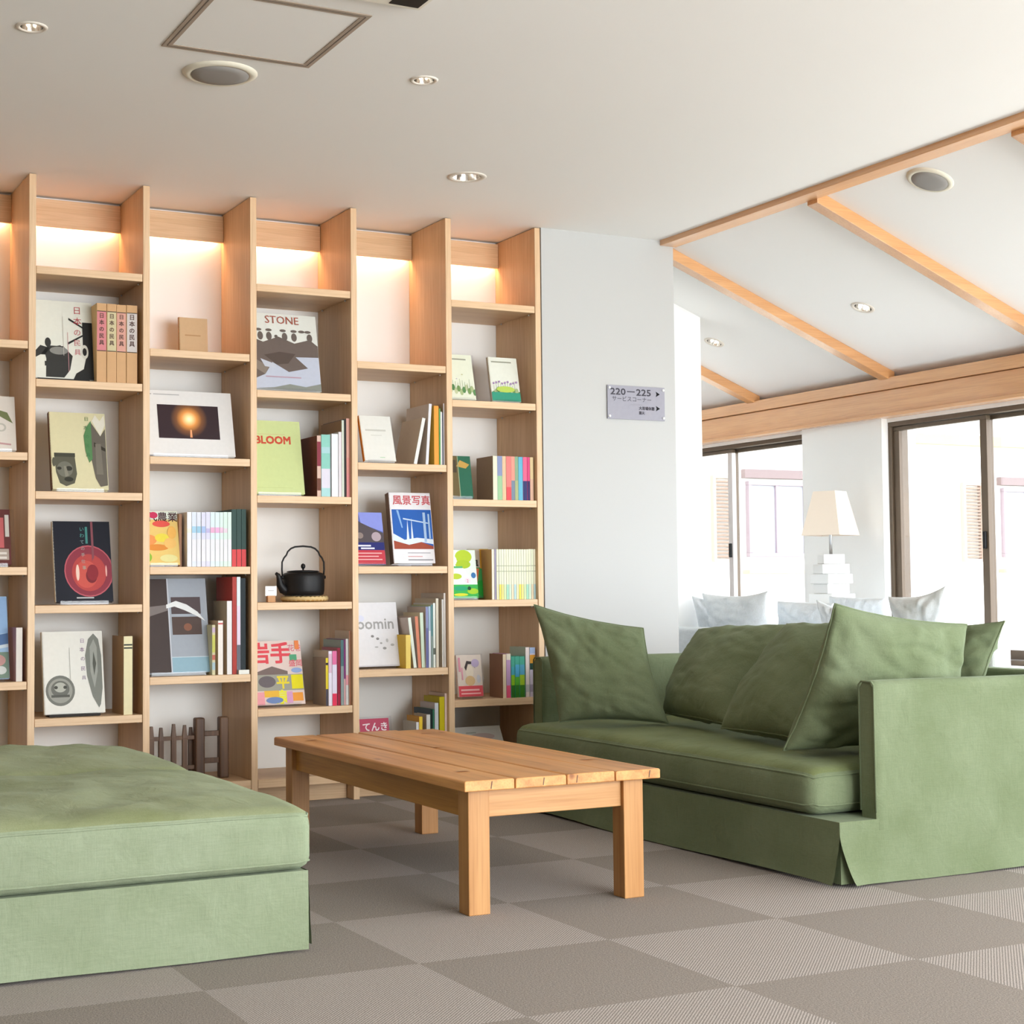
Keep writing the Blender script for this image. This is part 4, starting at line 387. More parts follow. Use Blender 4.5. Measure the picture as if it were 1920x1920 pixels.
SPINE=[{'b': [], 'c': 'e9e2da', 'group': 'paperbacks on the leftmost column', 'label': 'white spined paperback right of the blue landscape book', 'n': 'book', 'p': [0.938, 0.022, 0.513], 's': [0.0224, 0.15, 0.196], 'side': 'a98088'}, {'b': [(0.4, 0.9, 'd8868a'), (0.395, 0.405, '3a3028'), (0.895, 0.905, '3a3028')], 'c': 'd2a677', 'group': 'tan slipcased volumes in the second column', 'label': 'tan slipcased book with pink spine label', 'marks': ('日本の民具', '5a4038', 0.62, 0.085), 'n': 'book', 'p': [1.231, 0.022, 1.624], 's': [0.0364, 0.19, 0.3], 'slip': 1}, {'b': [(0.4, 0.9, 'cfc39a'), (0.395, 0.405, '3a3028'), (0.895, 0.905, '3a3028')], 'c': 'd2a677', 'group': 'tan slipcased volumes in the second column', 'label': 'tan slipcased book with yellow green spine label', 'marks': ('日本の民具', '5a4038', 0.62, 0.085), 'n': 'book', 'p': [1.27, 0.022, 1.624], 's': [0.0354, 0.19, 0.3], 'slip': 1}, {'b': [(0.4, 0.9, 'dba292'), (0.395, 0.405, '3a3028'), (0.895, 0.905, '3a3028')], 'c': 'd2a677', 'group': 'tan slipcased volumes in the second column', 'label': 'tan slipcased book with salmon spine label', 'marks': ('日本の民具', '5a4038', 0.62, 0.085), 'n': 'book', 'p': [1.307, 0.022, 1.624], 's': [0.0354, 0.19, 0.299], 'slip': 1}, {'b': [(0.4, 0.9, 'd2cac6'), (0.395, 0.405, '3a3028'), (0.895, 0.905, '3a3028')], 'c': 'd2a677', 'group': 'tan slipcased volumes in the second column', 'label': 'tan slipcased book with pale grey spine label', 'marks': ('日本の民具', '5a4038', 0.62, 0.085), 'n': 'book', 'p': [1.345, 0.022, 1.624], 's': [0.0404, 0.19, 0.3], 'slip': 1}, {'b': [(0.84, 0.9, '3a4038'), (0.86, 0.88, 'e9dfb4')], 'c': 'e9dfb4', 'group': 'folk craft books', 'label': 'cream spined book with brown textured cover beside medallion book', 'n': 'hardcover_book', 'p': [1.335, 0.022, 0.375], 's': [0.0334, 0.17, 0.294], 'side': '9a7850'}, {'b': [], 'c': 'b08468', 'group': 'books', 'label': 'brown magazine standing behind the colourful farming magazine', 'n': 'book', 'p': [1.561, 0.06, 0.93], 's': [0.0104, 0.2, 0.204], 'side': 'b08a70'}, {'b': [(0.62, 0.7, 'e8eee0'), (0.1, 0.5, 'e9e9ee')], 'c': 'eef0f6', 'group': 'row of pale magazines in the third column', 'label': 'white magazine spine at the left end of the pale magazine row', 'n': 'magazine', 'p': [1.581, 0.022, 0.93], 's': [0.0174, 0.2, 0.21]}, {'b': [(0.62, 0.74, 'a8d0e8'), (0.1, 0.5, 'e9e9ee')], 'c': 'dce4f2', 'group': 'row of pale magazines in the third column', 'label': 'white magazine spine with sky blue band', 'n': 'magazine', 'p': [1.6, 0.022, 0.93], 's': [0.0174, 0.2, 0.21]}, {'b': [(0.62, 0.74, '9cc8e0'), (0.1, 0.5, 'e9e9ee')], 'c': 'e0e4f0', 'group': 'row of pale magazines in the third column', 'label': 'white magazine spine with cyan band', 'n': 'magazine', 'p': [1.619, 0.022, 0.93], 's': [0.0164, 0.2, 0.21]}, {'b': [(0.62, 0.74, 'a8c0ea'), (0.1, 0.5, 'e9e9ee')], 'c': 'dcdcf0', 'group': 'row of pale magazines in the third column', 'label': 'white magazine spine with periwinkle band', 'n': 'magazine', 'p': [1.638, 0.022, 0.93], 's': [0.0164, 0.2, 0.21]}, {'b': [(0.62, 0.7, 'c0b8e0'), (0.1, 0.5, 'e9e9ee')], 'c': 'dcdcf2', 'group': 'row of pale magazines in the third column', 'label': 'white magazine spine with lilac band', 'n': 'magazine', 'p': [1.656, 0.022, 0.93], 's': [0.0164, 0.2, 0.211]}, {'b': [(0.62, 0.72, 'e8b0d0'), (0.1, 0.5, 'e9e9ee')], 'c': 'dcecf2', 'group': 'row of pale magazines in the third column', 'label': 'white magazine spine with pink band', 'n': 'magazine', 'p': [1.674, 0.022, 0.93], 's': [0.0174, 0.2, 0.211]}, {'b': [(0.62, 0.72, 'e8b0d8'), (0.1, 0.5, 'e9e9ee')], 'c': 'dceef0', 'group': 'row of pale magazines in the third column', 'label': 'white magazine spine with mauve band', 'n': 'magazine', 'p': [1.693, 0.022, 0.93], 's': [0.0174, 0.2, 0.211]},
 {'b': [(0.62, 0.72, 'e8c4dc'), (0.1, 0.5, 'e9e9ee')], 'c': 'daf0e8', 'group': 'row of pale magazines in the third column', 'label': 'white magazine spine with blush band', 'n': 'magazine', 'p': [1.712, 0.022, 0.93], 's': [0.0134, 0.2, 0.211]}, {'b': [(0.62, 0.7, 'e4d4e0'), (0.1, 0.5, 'e9e9ee')], 'c': 'd8efe4', 'group': 'row of pale magazines in the third column', 'label': 'white magazine spine with faint rose band', 'n': 'magazine', 'p': [1.727, 0.022, 0.93], 's': [0.0154, 0.2, 0.212]}, {'b': [(0.1, 0.5, 'e9e9ee')], 'c': 'dcf0e6', 'group': 'row of pale magazines in the third column', 'label': 'white magazine spine plain, next to the dark green striped magazines', 'n': 'magazine', 'p': [1.744, 0.022, 0.93], 's': [0.0144, 0.2, 0.212]}, {'b': [(0, 0.3, 'd8484c')], 'c': '2e4a44', 'group': 'dark green striped magazines', 'label': 'dark green magazine with white stripe and red foot, beside the pale row', 'n': 'magazine', 'p': [1.76, 0.022, 0.93], 's': [0.0184, 0.2, 0.223]}, {'b': [(0, 0.3, 'd8484c')], 'c': '2e4a44', 'group': 'dark green striped magazines', 'label': 'dark green magazine with white stripe and red foot, middle of three', 'n': 'magazine', 'p': [1.78, 0.022, 0.93], 's': [0.0184, 0.2, 0.224]}, {'b': [(0, 0.3, 'd8484c')], 'c': '2e4a44', 'group': 'dark green striped magazines', 'label': 'dark green magazine with white stripe and red foot, against the upright', 'n': 'magazine', 'p': [1.8, 0.022, 0.93], 's': [0.0184, 0.2, 0.224]}, {'b': [(0.1, 0.25, 'a8c0c8'), (0.3, 0.4, 'c06858'), (0.45, 0.8, 'c8c860'), (0.85, 0.95, 'c8b0c8')], 'c': 'd0c8a0', 'group': 'mixed books on the fourth shelf of the third column', 'label': 'thin book with multicoloured spine behind the grey blue book', 'n': 'book', 'p': [1.68, 0.022, 0.513], 's': [0.0124, 0.15, 0.192]}, {'b': [(0.93, 0.96, 'd06868')], 'c': 'f0e8e0', 'group': 'mixed books on the fourth shelf of the third column', 'label': 'low white book with red dot on spine', 'n': 'book', 'p': [1.704, 0.022, 0.513], 's': [0.0194, 0.13, 0.208], 'side': 'c0a890'}, {'b': [], 'c': 'ebe8e8', 'group': 'mixed books on the fourth shelf of the third column', 'label': 'tall plain white book between low white and red books', 'n': 'book', 'p': [1.74, 0.022, 0.513], 's': [0.0194, 0.17, 0.284], 'side': 'b0a490'}, {'b': [], 'c': 'b03c34', 'group': 'mixed books on the fourth shelf of the third column', 'label': 'tall red spined book in the third column', 'lean': 0, 'n': 'book', 'p': [1.762, 0.022, 0.513], 's': [0.0164, 0.2, 0.377]}, {'b': [(0, 0.3, '6a6c78'), (0.3, 0.7, 'e8d8ea')], 'c': 'dfe8ec', 'group': 'mixed books on the fourth shelf of the third column', 'label': 'tall white and grey spined book against black one', 'n': 'book', 'p': [1.78, 0.022, 0.513], 's': [0.0144, 0.2, 0.377]}, {'b': [], 'c': '1e2a30', 'group': 'mixed books on the fourth shelf of the third column', 'label': 'tall black spined book against the upright', 'n': 'book', 'p': [1.796, 0.022, 0.513], 's': [0.0194, 0.22, 0.372]}, {'b': [(0.1, 0.3, '704030'), (0.5, 0.9, '8a3040')], 'c': 'd8b8a8', 'group': 'books right of the lime green book', 'label': 'thick book with brown and gold panelled cover beside the lime green book', 'n': 'hardcover_book', 'p': [2.117, 0.022, 1.209], 's': [0.0164, 0.24, 0.245], 'side': '5a2c1c'}, {'b': [(0, 0.14, 'a8d4d6'), (0.14, 0.45, 'dcd8e6'), (0.45, 1, '8ccabc'), (0.7, 0.8, 'a8d0d4')], 'c': '8cc8bc', 'group': 'books right of the lime green book', 'label': 'pale teal and lilac spined book', 'n': 'book', 'p': [2.135, 0.022, 1.209], 's': [0.0384, 0.18, 0.25], 'side': 'e8e0dc'}, {'b': [], 'c': 'e9ecf0', 'group': 'books right of the lime green book', 'label': 'thick white spined book beside the teal one', 'n': 'book', 'p': [2.18, 0.022, 1.209], 's': [0.0274, 0.183, 0.254]}, {'b': [], 'c': 'e4dce0', 'group': 'books right of the lime green book', 'label': 'thin pale pink spined book', 'n': 'book', 'p': [2.21, 0.022, 1.209], 's': [0.0124, 0.189, 0.263]},
 {'b': [], 'c': 'd8e0d0', 'group': 'books right of the lime green book', 'label': 'tall thin pale green spined book', 'n': 'book', 'p': [2.224, 0.022, 1.209], 's': [0.0094, 0.224, 0.311], 'side': '8a6844'}, {'b': [], 'c': '302c2a', 'group': 'books right of the lime green book', 'label': 'tall thin black spined book', 'n': 'book', 'p': [2.235, 0.022, 1.209], 's': [0.0074, 0.228, 0.316]}, {'b': [(0, 0.3, 'e89898'), (0.5, 1, 'e6b0a0')], 'c': 'e8a096', 'group': 'books right of the lime green book', 'label': 'tall coral pink spined book against the upright', 'n': 'book', 'p': [2.244, 0.022, 1.209], 's': [0.0139, 0.23, 0.319]}, {'b': [(0, 0.35, '4a4450'), (0.85, 0.9, '302020')], 'c': 'e0c830', 'group': 'guidebooks beside the travel magazine', 'label': 'book with black and yellow spine and grey patterned cover', 'n': 'book', 'p': [2.15, 0.022, 0.375], 's': [0.0104, 0.14, 0.19], 'side': '8a7c70'}, {'b': [(0.6, 0.95, 'd8b8cc')], 'c': 'e6e0ee', 'group': 'guidebooks beside the travel magazine', 'label': 'white spined guidebook with red lettering', 'n': 'book', 'p': [2.162, 0.022, 0.375], 's': [0.0144, 0.16, 0.217], 'side': 'b0a698'}, {'b': [(0, 0.22, 'e03458'), (0.75, 1, 'e070a0')], 'c': 'e0d8ea', 'group': 'guidebooks beside the travel magazine', 'label': 'white guidebook with crimson foot and pink crown', 'n': 'book', 'p': [2.178, 0.022, 0.375], 's': [0.0194, 0.156, 0.217]}, {'b': [(0, 0.2, 'a01838')], 'c': '8a1c34', 'group': 'guidebooks beside the travel magazine', 'label': 'dark red spined guidebook', 'n': 'book', 'p': [2.2, 0.022, 0.375], 's': [0.0124, 0.165, 0.229], 'side': '9a5a68'}, {'b': [(0.6, 1, '4a6c70')], 'c': '8a9a98', 'group': 'guidebooks beside the travel magazine', 'label': 'grey green striped tall guidebook', 'n': 'book', 'p': [2.215, 0.022, 0.375], 's': [0.0124, 0.187, 0.26]}, {'b': [(0, 0.4, 'd8a8a8'), (0.4, 0.85, '803070')], 'c': '703060', 'group': 'guidebooks beside the travel magazine', 'label': 'purple topped thin book', 'n': 'book', 'p': [2.228, 0.022, 0.375], 's': [0.0074, 0.189, 0.262]}, {'b': [(0.3, 0.45, 'e8a0a8')], 'c': 'dcdcd8', 'group': 'guidebooks beside the travel magazine', 'label': 'pale spined tall book with pink dashes', 'n': 'book', 'p': [2.24, 0.03, 0.375], 's': [0.0106, 0.19, 0.264]}, {'b': [], 'c': 'b07a60', 'group': 'guidebooks beside the travel magazine', 'label': 'tallest reddish brown spined book against the upright by the guidebooks', 'n': 'book', 'p': [2.251, 0.022, 0.375], 's': [0.0064, 0.15, 0.296], 'side': 'b8ac9c'}, {'b': [], 'c': 'e4e6e0', 'group': 'books leaning on the second shelf of the fifth column', 'label': 'leaning book with brown top and green picture cover', 'lean': 12, 'n': 'book', 'p': [2.544, 0.022, 1.35], 's': [0.0144, 0.2, 0.196], 'side': 'a89a88'}, {'b': [], 'c': 'dfe0e4', 'group': 'books leaning on the second shelf of the fifth column', 'label': 'taller white spined book leaning behind the green picture book', 'lean': 4, 'n': 'book', 'p': [2.598, 0.022, 1.35], 's': [0.0124, 0.22, 0.254], 'side': 'b0a69c'}, {'b': [], 'c': 'e8a040', 'group': 'books leaning on the second shelf of the fifth column', 'label': 'tall orange spined book', 'n': 'book', 'p': [2.638, 0.022, 1.35], 's': [0.0214, 0.2, 0.247]}, {'b': [], 'c': '6aa860', 'group': 'books leaning on the second shelf of the fifth column', 'label': 'thin green spined book next to the orange one', 'n': 'book', 'p': [2.662, 0.022, 1.35], 's': [0.0054, 0.17, 0.236]}, {'b': [], 'c': 'eceae8', 'group': 'books leaning on the second shelf of the fifth column', 'label': 'thin white spined book between green and navy', 'n': 'book', 'p': [2.668, 0.022, 1.35], 's': [0.0073, 0.161, 0.223]}, {'b': [], 'c': '4a5068', 'group': 'books leaning on the second shelf of the fifth column', 'label': 'thin navy spined book', 'n': 'book', 'p': [2.6757, 0.022, 1.35], 's': [0.005, 0.158, 0.219]},
 {'b': [], 'c': 'e8e4e4', 'group': 'books leaning on the second shelf of the fifth column', 'label': 'tall white spined book touching the upright', 'n': 'book', 'p': [2.6811, 0.022, 1.35], 's': [0.005, 0.186, 0.258], 'side': 'a08468'}, {'b': [], 'c': 'ecd070', 'group': 'picture books beside the white lettered book', 'label': 'small yellow spined book among white ones', 'n': 'book', 'p': [2.499, 0.015, 0.513], 's': [0.0214, 0.1, 0.136], 'side': 'b89a30'}, {'b': [], 'c': 'e0e8dc', 'group': 'picture books beside the white lettered book', 'label': 'pale book leaning left with grey printed cover', 'lean': -7, 'n': 'book', 'p': [2.541, 0.03, 0.513], 's': [0.0134, 0.17, 0.207], 'side': 'a8a09c'}, {'b': [], 'c': 'd8886c', 'group': 'picture books beside the white lettered book', 'label': 'coral spined book leaning slightly', 'lean': -4, 'n': 'book', 'p': [2.562, 0.03, 0.513], 's': [0.0134, 0.16, 0.211], 'side': 'b8a89c'}, {'b': [], 'c': 'd4e6d0', 'group': 'picture books beside the white lettered book', 'label': 'pale mint spined book', 'lean': -2, 'n': 'book', 'p': [2.578, 0.03, 0.513], 's': [0.0144, 0.163, 0.226], 'side': 'c0b8a0'}, {'b': [(0.65, 1, '8a90b8')], 'c': '6a6c9c', 'group': 'picture books beside the white lettered book', 'label': 'indigo spined book in the fifth column', 'n': 'book', 'p': [2.593, 0.022, 0.513], 's': [0.0114, 0.18, 0.25], 'side': 'b0a49c'}, {'b': [(0, 0.6, 'dce0e8')], 'c': 'a0b8cc', 'group': 'picture books beside the white lettered book', 'label': 'light blue spined book', 'n': 'book', 'p': [2.606, 0.022, 0.513], 's': [0.0094, 0.181, 0.252]}, {'b': [(0, 0.5, '8a9a94')], 'c': '5a8488', 'group': 'picture books beside the white lettered book', 'label': 'teal spined book between light blue and white ones', 'n': 'book', 'p': [2.617, 0.022, 0.513], 's': [0.0084, 0.186, 0.258], 'side': 'a8b088'}, {'b': [(0.2, 0.3, '606860')], 'c': 'e2e8e0', 'group': 'picture books beside the white lettered book', 'label': 'thin white spined book right of the teal one', 'n': 'book', 'p': [2.627, 0.022, 0.513], 's': [0.0094, 0.191, 0.265]}, {'b': [], 'c': 'd8d0bc', 'group': 'picture books beside the white lettered book', 'label': 'tall beige spined book', 'n': 'book', 'p': [2.64, 0.022, 0.513], 's': [0.0114, 0.204, 0.284], 'side': 'b0a694'}, {'b': [], 'c': 'e6e4e0', 'group': 'picture books beside the white lettered book', 'label': 'tall off-white spined book before the last', 'n': 'book', 'p': [2.667, 0.022, 0.513], 's': [0.0074, 0.202, 0.28], 'side': 'b8ae9c'}, {'b': [], 'c': 'f0ebe4', 'group': 'picture books beside the white lettered book', 'label': 'tallest white spined book by the upright, fifth column', 'n': 'book', 'p': [2.676, 0.022, 0.513], 's': [0.0084, 0.22, 0.306], 'side': 'b4a89c'}, {'b': [], 'c': 'e4e2e0', 'group': 'children books on the lowest shelf', 'label': 'low white book with black photos behind the table', 'n': 'book', 'p': [2.543, 0.015, 0.104], 's': [0.0114, 0.13, 0.189], 'side': 'a8a8a4'}, {'b': [], 'c': 'f0cc40', 'group': 'children books on the lowest shelf', 'label': 'low yellow spined book with orange cover', 'n': 'book', 'p': [2.56, 0.022, 0.104], 's': [0.0144, 0.12, 0.21], 'side': 'd09040'}, {'b': [], 'c': 'dcdcd8', 'group': 'children books on the lowest shelf', 'label': 'white spotted spined book on the lowest shelf', 'n': 'book', 'p': [2.593, 0.022, 0.104], 's': [0.0164, 0.12, 0.217], 'side': 'a8a094'}, {'b': [], 'c': '22302c', 'group': 'children books on the lowest shelf', 'label': 'dark spined book with deep green edge', 'n': 'book', 'p': [2.611, 0.022, 0.104], 's': [0.0104, 0.16, 0.238], 'side': '3a4650'}, {'b': [], 'c': '3a7a5c', 'group': 'children books on the lowest shelf', 'label': 'thin green spined book on the lowest shelf', 'n': 'book', 'p': [2.622, 0.022, 0.104], 's': [0.0064, 0.16, 0.238]},
 {'b': [], 'c': 'ccd2d4', 'group': 'children books on the lowest shelf', 'label': 'pale grey spined book on the lowest shelf', 'n': 'book', 'p': [2.631, 0.022, 0.104], 's': [0.0164, 0.14, 0.263], 'side': 'b0a8a8'}, {'b': [], 'c': 'cfc020', 'group': 'children books on the lowest shelf', 'label': 'bright yellow spined book on the lowest shelf', 'n': 'book', 'p': [2.653, 0.022, 0.104], 's': [0.0224, 0.15, 0.287], 'side': 'a89a18'}, {'b': [], 'c': 'e6ccc0', 'group': 'children books on the lowest shelf', 'label': 'blush spined book by the upright, lowest shelf', 'n': 'book', 'p': [2.677, 0.022, 0.104], 's': [0.0091, 0.15, 0.301], 'side': 'b8a498'}, {'b': [], 'c': 'e4e0c8', 'group': 'colourful row of paperbacks in the rightmost column', 'label': 'cream spined paperback in the colourful row', 'n': 'paperback_book', 'p': [2.913, 0.022, 1.209], 's': [0.0204, 0.15, 0.187], 'side': '7c6c5c'}, {'b': [(0, 0.55, '9cc498')], 'c': '8a94b8', 'group': 'colourful row of paperbacks in the rightmost column', 'label': 'slate over green spined paperback in the colourful row', 'n': 'paperback_book', 'p': [2.934, 0.022, 1.209], 's': [0.0234, 0.11, 0.187]}, {'b': [], 'c': 'ddbc98', 'group': 'colourful row of paperbacks in the rightmost column', 'label': 'tan spined paperback in the colourful row', 'n': 'paperback_book', 'p': [2.958, 0.022, 1.209], 's': [0.0174, 0.11, 0.187]}, {'b': [(0, 0.3, 'e05058')], 'c': 'e8807c', 'group': 'colourful row of paperbacks in the rightmost column', 'label': 'coral red spined paperback in the colourful row', 'n': 'paperback_book', 'p': [2.977, 0.022, 1.209], 's': [0.0234, 0.11, 0.187]}, {'b': [(0, 0.45, '7a8898')], 'c': 'e09a88', 'group': 'colourful row of paperbacks in the rightmost column', 'label': 'salmon over grey spined paperback in the colourful row', 'n': 'paperback_book', 'p': [3.001, 0.022, 1.209], 's': [0.0174, 0.11, 0.187]}, {'b': [(0, 0.45, 'a8b080')], 'c': '8aa888', 'group': 'colourful row of paperbacks in the rightmost column', 'label': 'sage spined paperback in the colourful row', 'n': 'paperback_book', 'p': [3.019, 0.022, 1.209], 's': [0.0154, 0.11, 0.187]}, {'b': [], 'c': '68b4d0', 'group': 'colourful row of paperbacks in the rightmost column', 'label': 'sky blue spined paperback in the colourful row', 'n': 'paperback_book', 'p': [3.036, 0.022, 1.209], 's': [0.0204, 0.11, 0.186]}, {'b': [(0, 0.45, '34386c')], 'c': 'e8688c', 'group': 'colourful row of paperbacks in the rightmost column', 'label': 'pink over navy spined paperback in the colourful row', 'n': 'paperback_book', 'p': [3.058, 0.022, 1.209], 's': [0.0194, 0.11, 0.186]}, {'b': [(0, 0.45, '3c2c60')], 'c': 'd84a7c', 'group': 'colourful row of paperbacks in the rightmost column', 'label': 'magenta over purple spined paperback in the colourful row', 'n': 'paperback_book', 'p': [3.079, 0.022, 1.209], 's': [0.0124, 0.11, 0.186]}, {'b': [(0, 0.5, 'e0b8a0')], 'c': 'e6d0a0', 'group': 'colourful row of paperbacks in the rightmost column', 'label': 'sand spined paperback in the colourful row', 'n': 'paperback_book', 'p': [3.093, 0.022, 1.209], 's': [0.0154, 0.11, 0.186]}, {'b': [], 'c': 'e4dccc', 'group': 'books beside the pale row', 'label': 'cream spined ring marked book at left of pale row', 'n': 'book', 'p': [2.903, 0.022, 0.789], 's': [0.0114, 0.12, 0.212], 'side': 'a8885c'}, {'b': [], 'c': '9a94a8', 'group': 'books beside the pale row', 'label': 'thin grey mauve spined book before the pale row', 'n': 'book', 'p': [2.916, 0.022, 0.789], 's': [0.0084, 0.153, 0.212]}, {'b': [(0.0, 0.3, 'e8e4b8'), (0.55, 0.57, 'b8bc9c'), (0.66, 0.68, 'b8bc9c')], 'c': 'edefcc', 'group': 'uniform pale paperbacks in the rightmost column', 'label': 'slim cream paperback, first from the left in the pale row, rightmost column', 'n': 'paperback_book', 'p': [2.926, 0.022, 0.789], 's': [0.0094, 0.12, 0.212]},
 {'b': [(0.0, 0.3, 'f0e060'), (0.55, 0.57, 'b8bc9c'), (0.66, 0.68, 'b8bc9c')], 'c': 'eeeecf', 'group': 'uniform pale paperbacks in the rightmost column', 'label': 'slim cream paperback, second from the left in the pale row, rightmost column', 'n': 'paperback_book', 'p': [2.938, 0.022, 0.789], 's': [0.0094, 0.12, 0.212]}, {'b': [(0.0, 0.3, 'ece08c'), (0.55, 0.57, 'b8bc9c'), (0.66, 0.68, 'b8bc9c')], 'c': 'e9efd0', 'group': 'uniform pale paperbacks in the rightmost column', 'label': 'slim cream paperback, third from the left in the pale row, rightmost column', 'n': 'paperback_book', 'p': [2.949, 0.022, 0.789], 's': [0.0104, 0.12, 0.212]}, {'b': [(0.0, 0.3, 'd8e8b0'), (0.55, 0.57, 'b8bc9c'), (0.66, 0.68, 'b8bc9c')], 'c': 'f0ecd0', 'group': 'uniform pale paperbacks in the rightmost column', 'label': 'slim cream paperback, fourth from the left in the pale row, rightmost column', 'n': 'paperback_book', 'p': [2.961, 0.022, 0.789], 's': [0.0104, 0.12, 0.212]}, {'b': [(0.0, 0.3, 'a8dcc0'), (0.55, 0.57, 'b8bc9c'), (0.66, 0.68, 'b8bc9c')], 'c': 'edefcc', 'group': 'uniform pale paperbacks in the rightmost column', 'label': 'slim cream paperback, fifth from the left in the pale row, rightmost column', 'n': 'paperback_book', 'p': [2.973, 0.022, 0.789], 's': [0.0104, 0.12, 0.212]}, {'b': [(0.0, 0.3, 'd0e8d0'), (0.55, 0.57, 'b8bc9c'), (0.66, 0.68, 'b8bc9c')], 'c': 'eeeecf', 'group': 'uniform pale paperbacks in the rightmost column', 'label': 'slim cream paperback, sixth from the left in the pale row, rightmost column', 'n': 'paperback_book', 'p': [2.985, 0.022, 0.789], 's': [0.0104, 0.12, 0.212]}, {'b': [(0.0, 0.3, 'e8d8b8'), (0.55, 0.57, 'b8bc9c'), (0.66, 0.68, 'b8bc9c')], 'c': 'e9efd0', 'group': 'uniform pale paperbacks in the rightmost column', 'label': 'slim cream paperback, seventh from the left in the pale row, rightmost column', 'n': 'paperback_book', 'p': [2.997, 0.022, 0.789], 's': [0.0104, 0.12, 0.212]}, {'b': [(0.0, 0.3, 'b8d8d8'), (0.55, 0.57, 'b8bc9c'), (0.66, 0.68, 'b8bc9c')], 'c': 'f0ecd0', 'group': 'uniform pale paperbacks in the rightmost column', 'label': 'slim cream paperback, eighth from the left in the pale row, rightmost column', 'n': 'paperback_book', 'p': [3.009, 0.022, 0.789], 's': [0.0104, 0.12, 0.212]}, {'b': [(0.0, 0.3, 'e8e4b8'), (0.55, 0.57, 'b8bc9c'), (0.66, 0.68, 'b8bc9c')], 'c': 'edefcc', 'group': 'uniform pale paperbacks in the rightmost column', 'label': 'slim cream paperback, eighth from last in the pale row, rightmost column', 'n': 'paperback_book', 'p': [3.021, 0.022, 0.789], 's': [0.0104, 0.12, 0.212]}, {'b': [(0.0, 0.3, 'f0e060'), (0.55, 0.57, 'b8bc9c'), (0.66, 0.68, 'b8bc9c')], 'c': 'eeeecf', 'group': 'uniform pale paperbacks in the rightmost column', 'label': 'slim cream paperback, seventh from last in the pale row, rightmost column', 'n': 'paperback_book', 'p': [3.033, 0.022, 0.789], 's': [0.0104, 0.12, 0.212]}, {'b': [(0.0, 0.3, 'ece08c'), (0.55, 0.57, 'b8bc9c'), (0.66, 0.68, 'b8bc9c')], 'c': 'e9efd0', 'group': 'uniform pale paperbacks in the rightmost column', 'label': 'slim cream paperback, sixth from last in the pale row, rightmost column', 'n': 'paperback_book', 'p': [3.045, 0.022, 0.789], 's': [0.0104, 0.12, 0.212]}, {'b': [(0.0, 0.3, 'd8e8b0'), (0.55, 0.57, 'b8bc9c'), (0.66, 0.68, 'b8bc9c')], 'c': 'f0ecd0', 'group': 'uniform pale paperbacks in the rightmost column', 'label': 'slim cream paperback, fifth from last in the pale row, rightmost column', 'n': 'paperback_book', 'p': [3.057, 0.022, 0.789], 's': [0.0104, 0.12, 0.212]}, {'b': [(0.0, 0.3, 'a8dcc0'), (0.55, 0.57, 'b8bc9c'), (0.66, 0.68, 'b8bc9c')], 'c': 'edefcc', 'group': 'uniform pale paperbacks in the rightmost column', 'label': 'slim cream paperback, fourth from last in the pale row, rightmost column', 'n': 'paperback_book', 'p': [3.069, 0.022, 0.789], 's': [0.0104, 0.12, 0.212]},
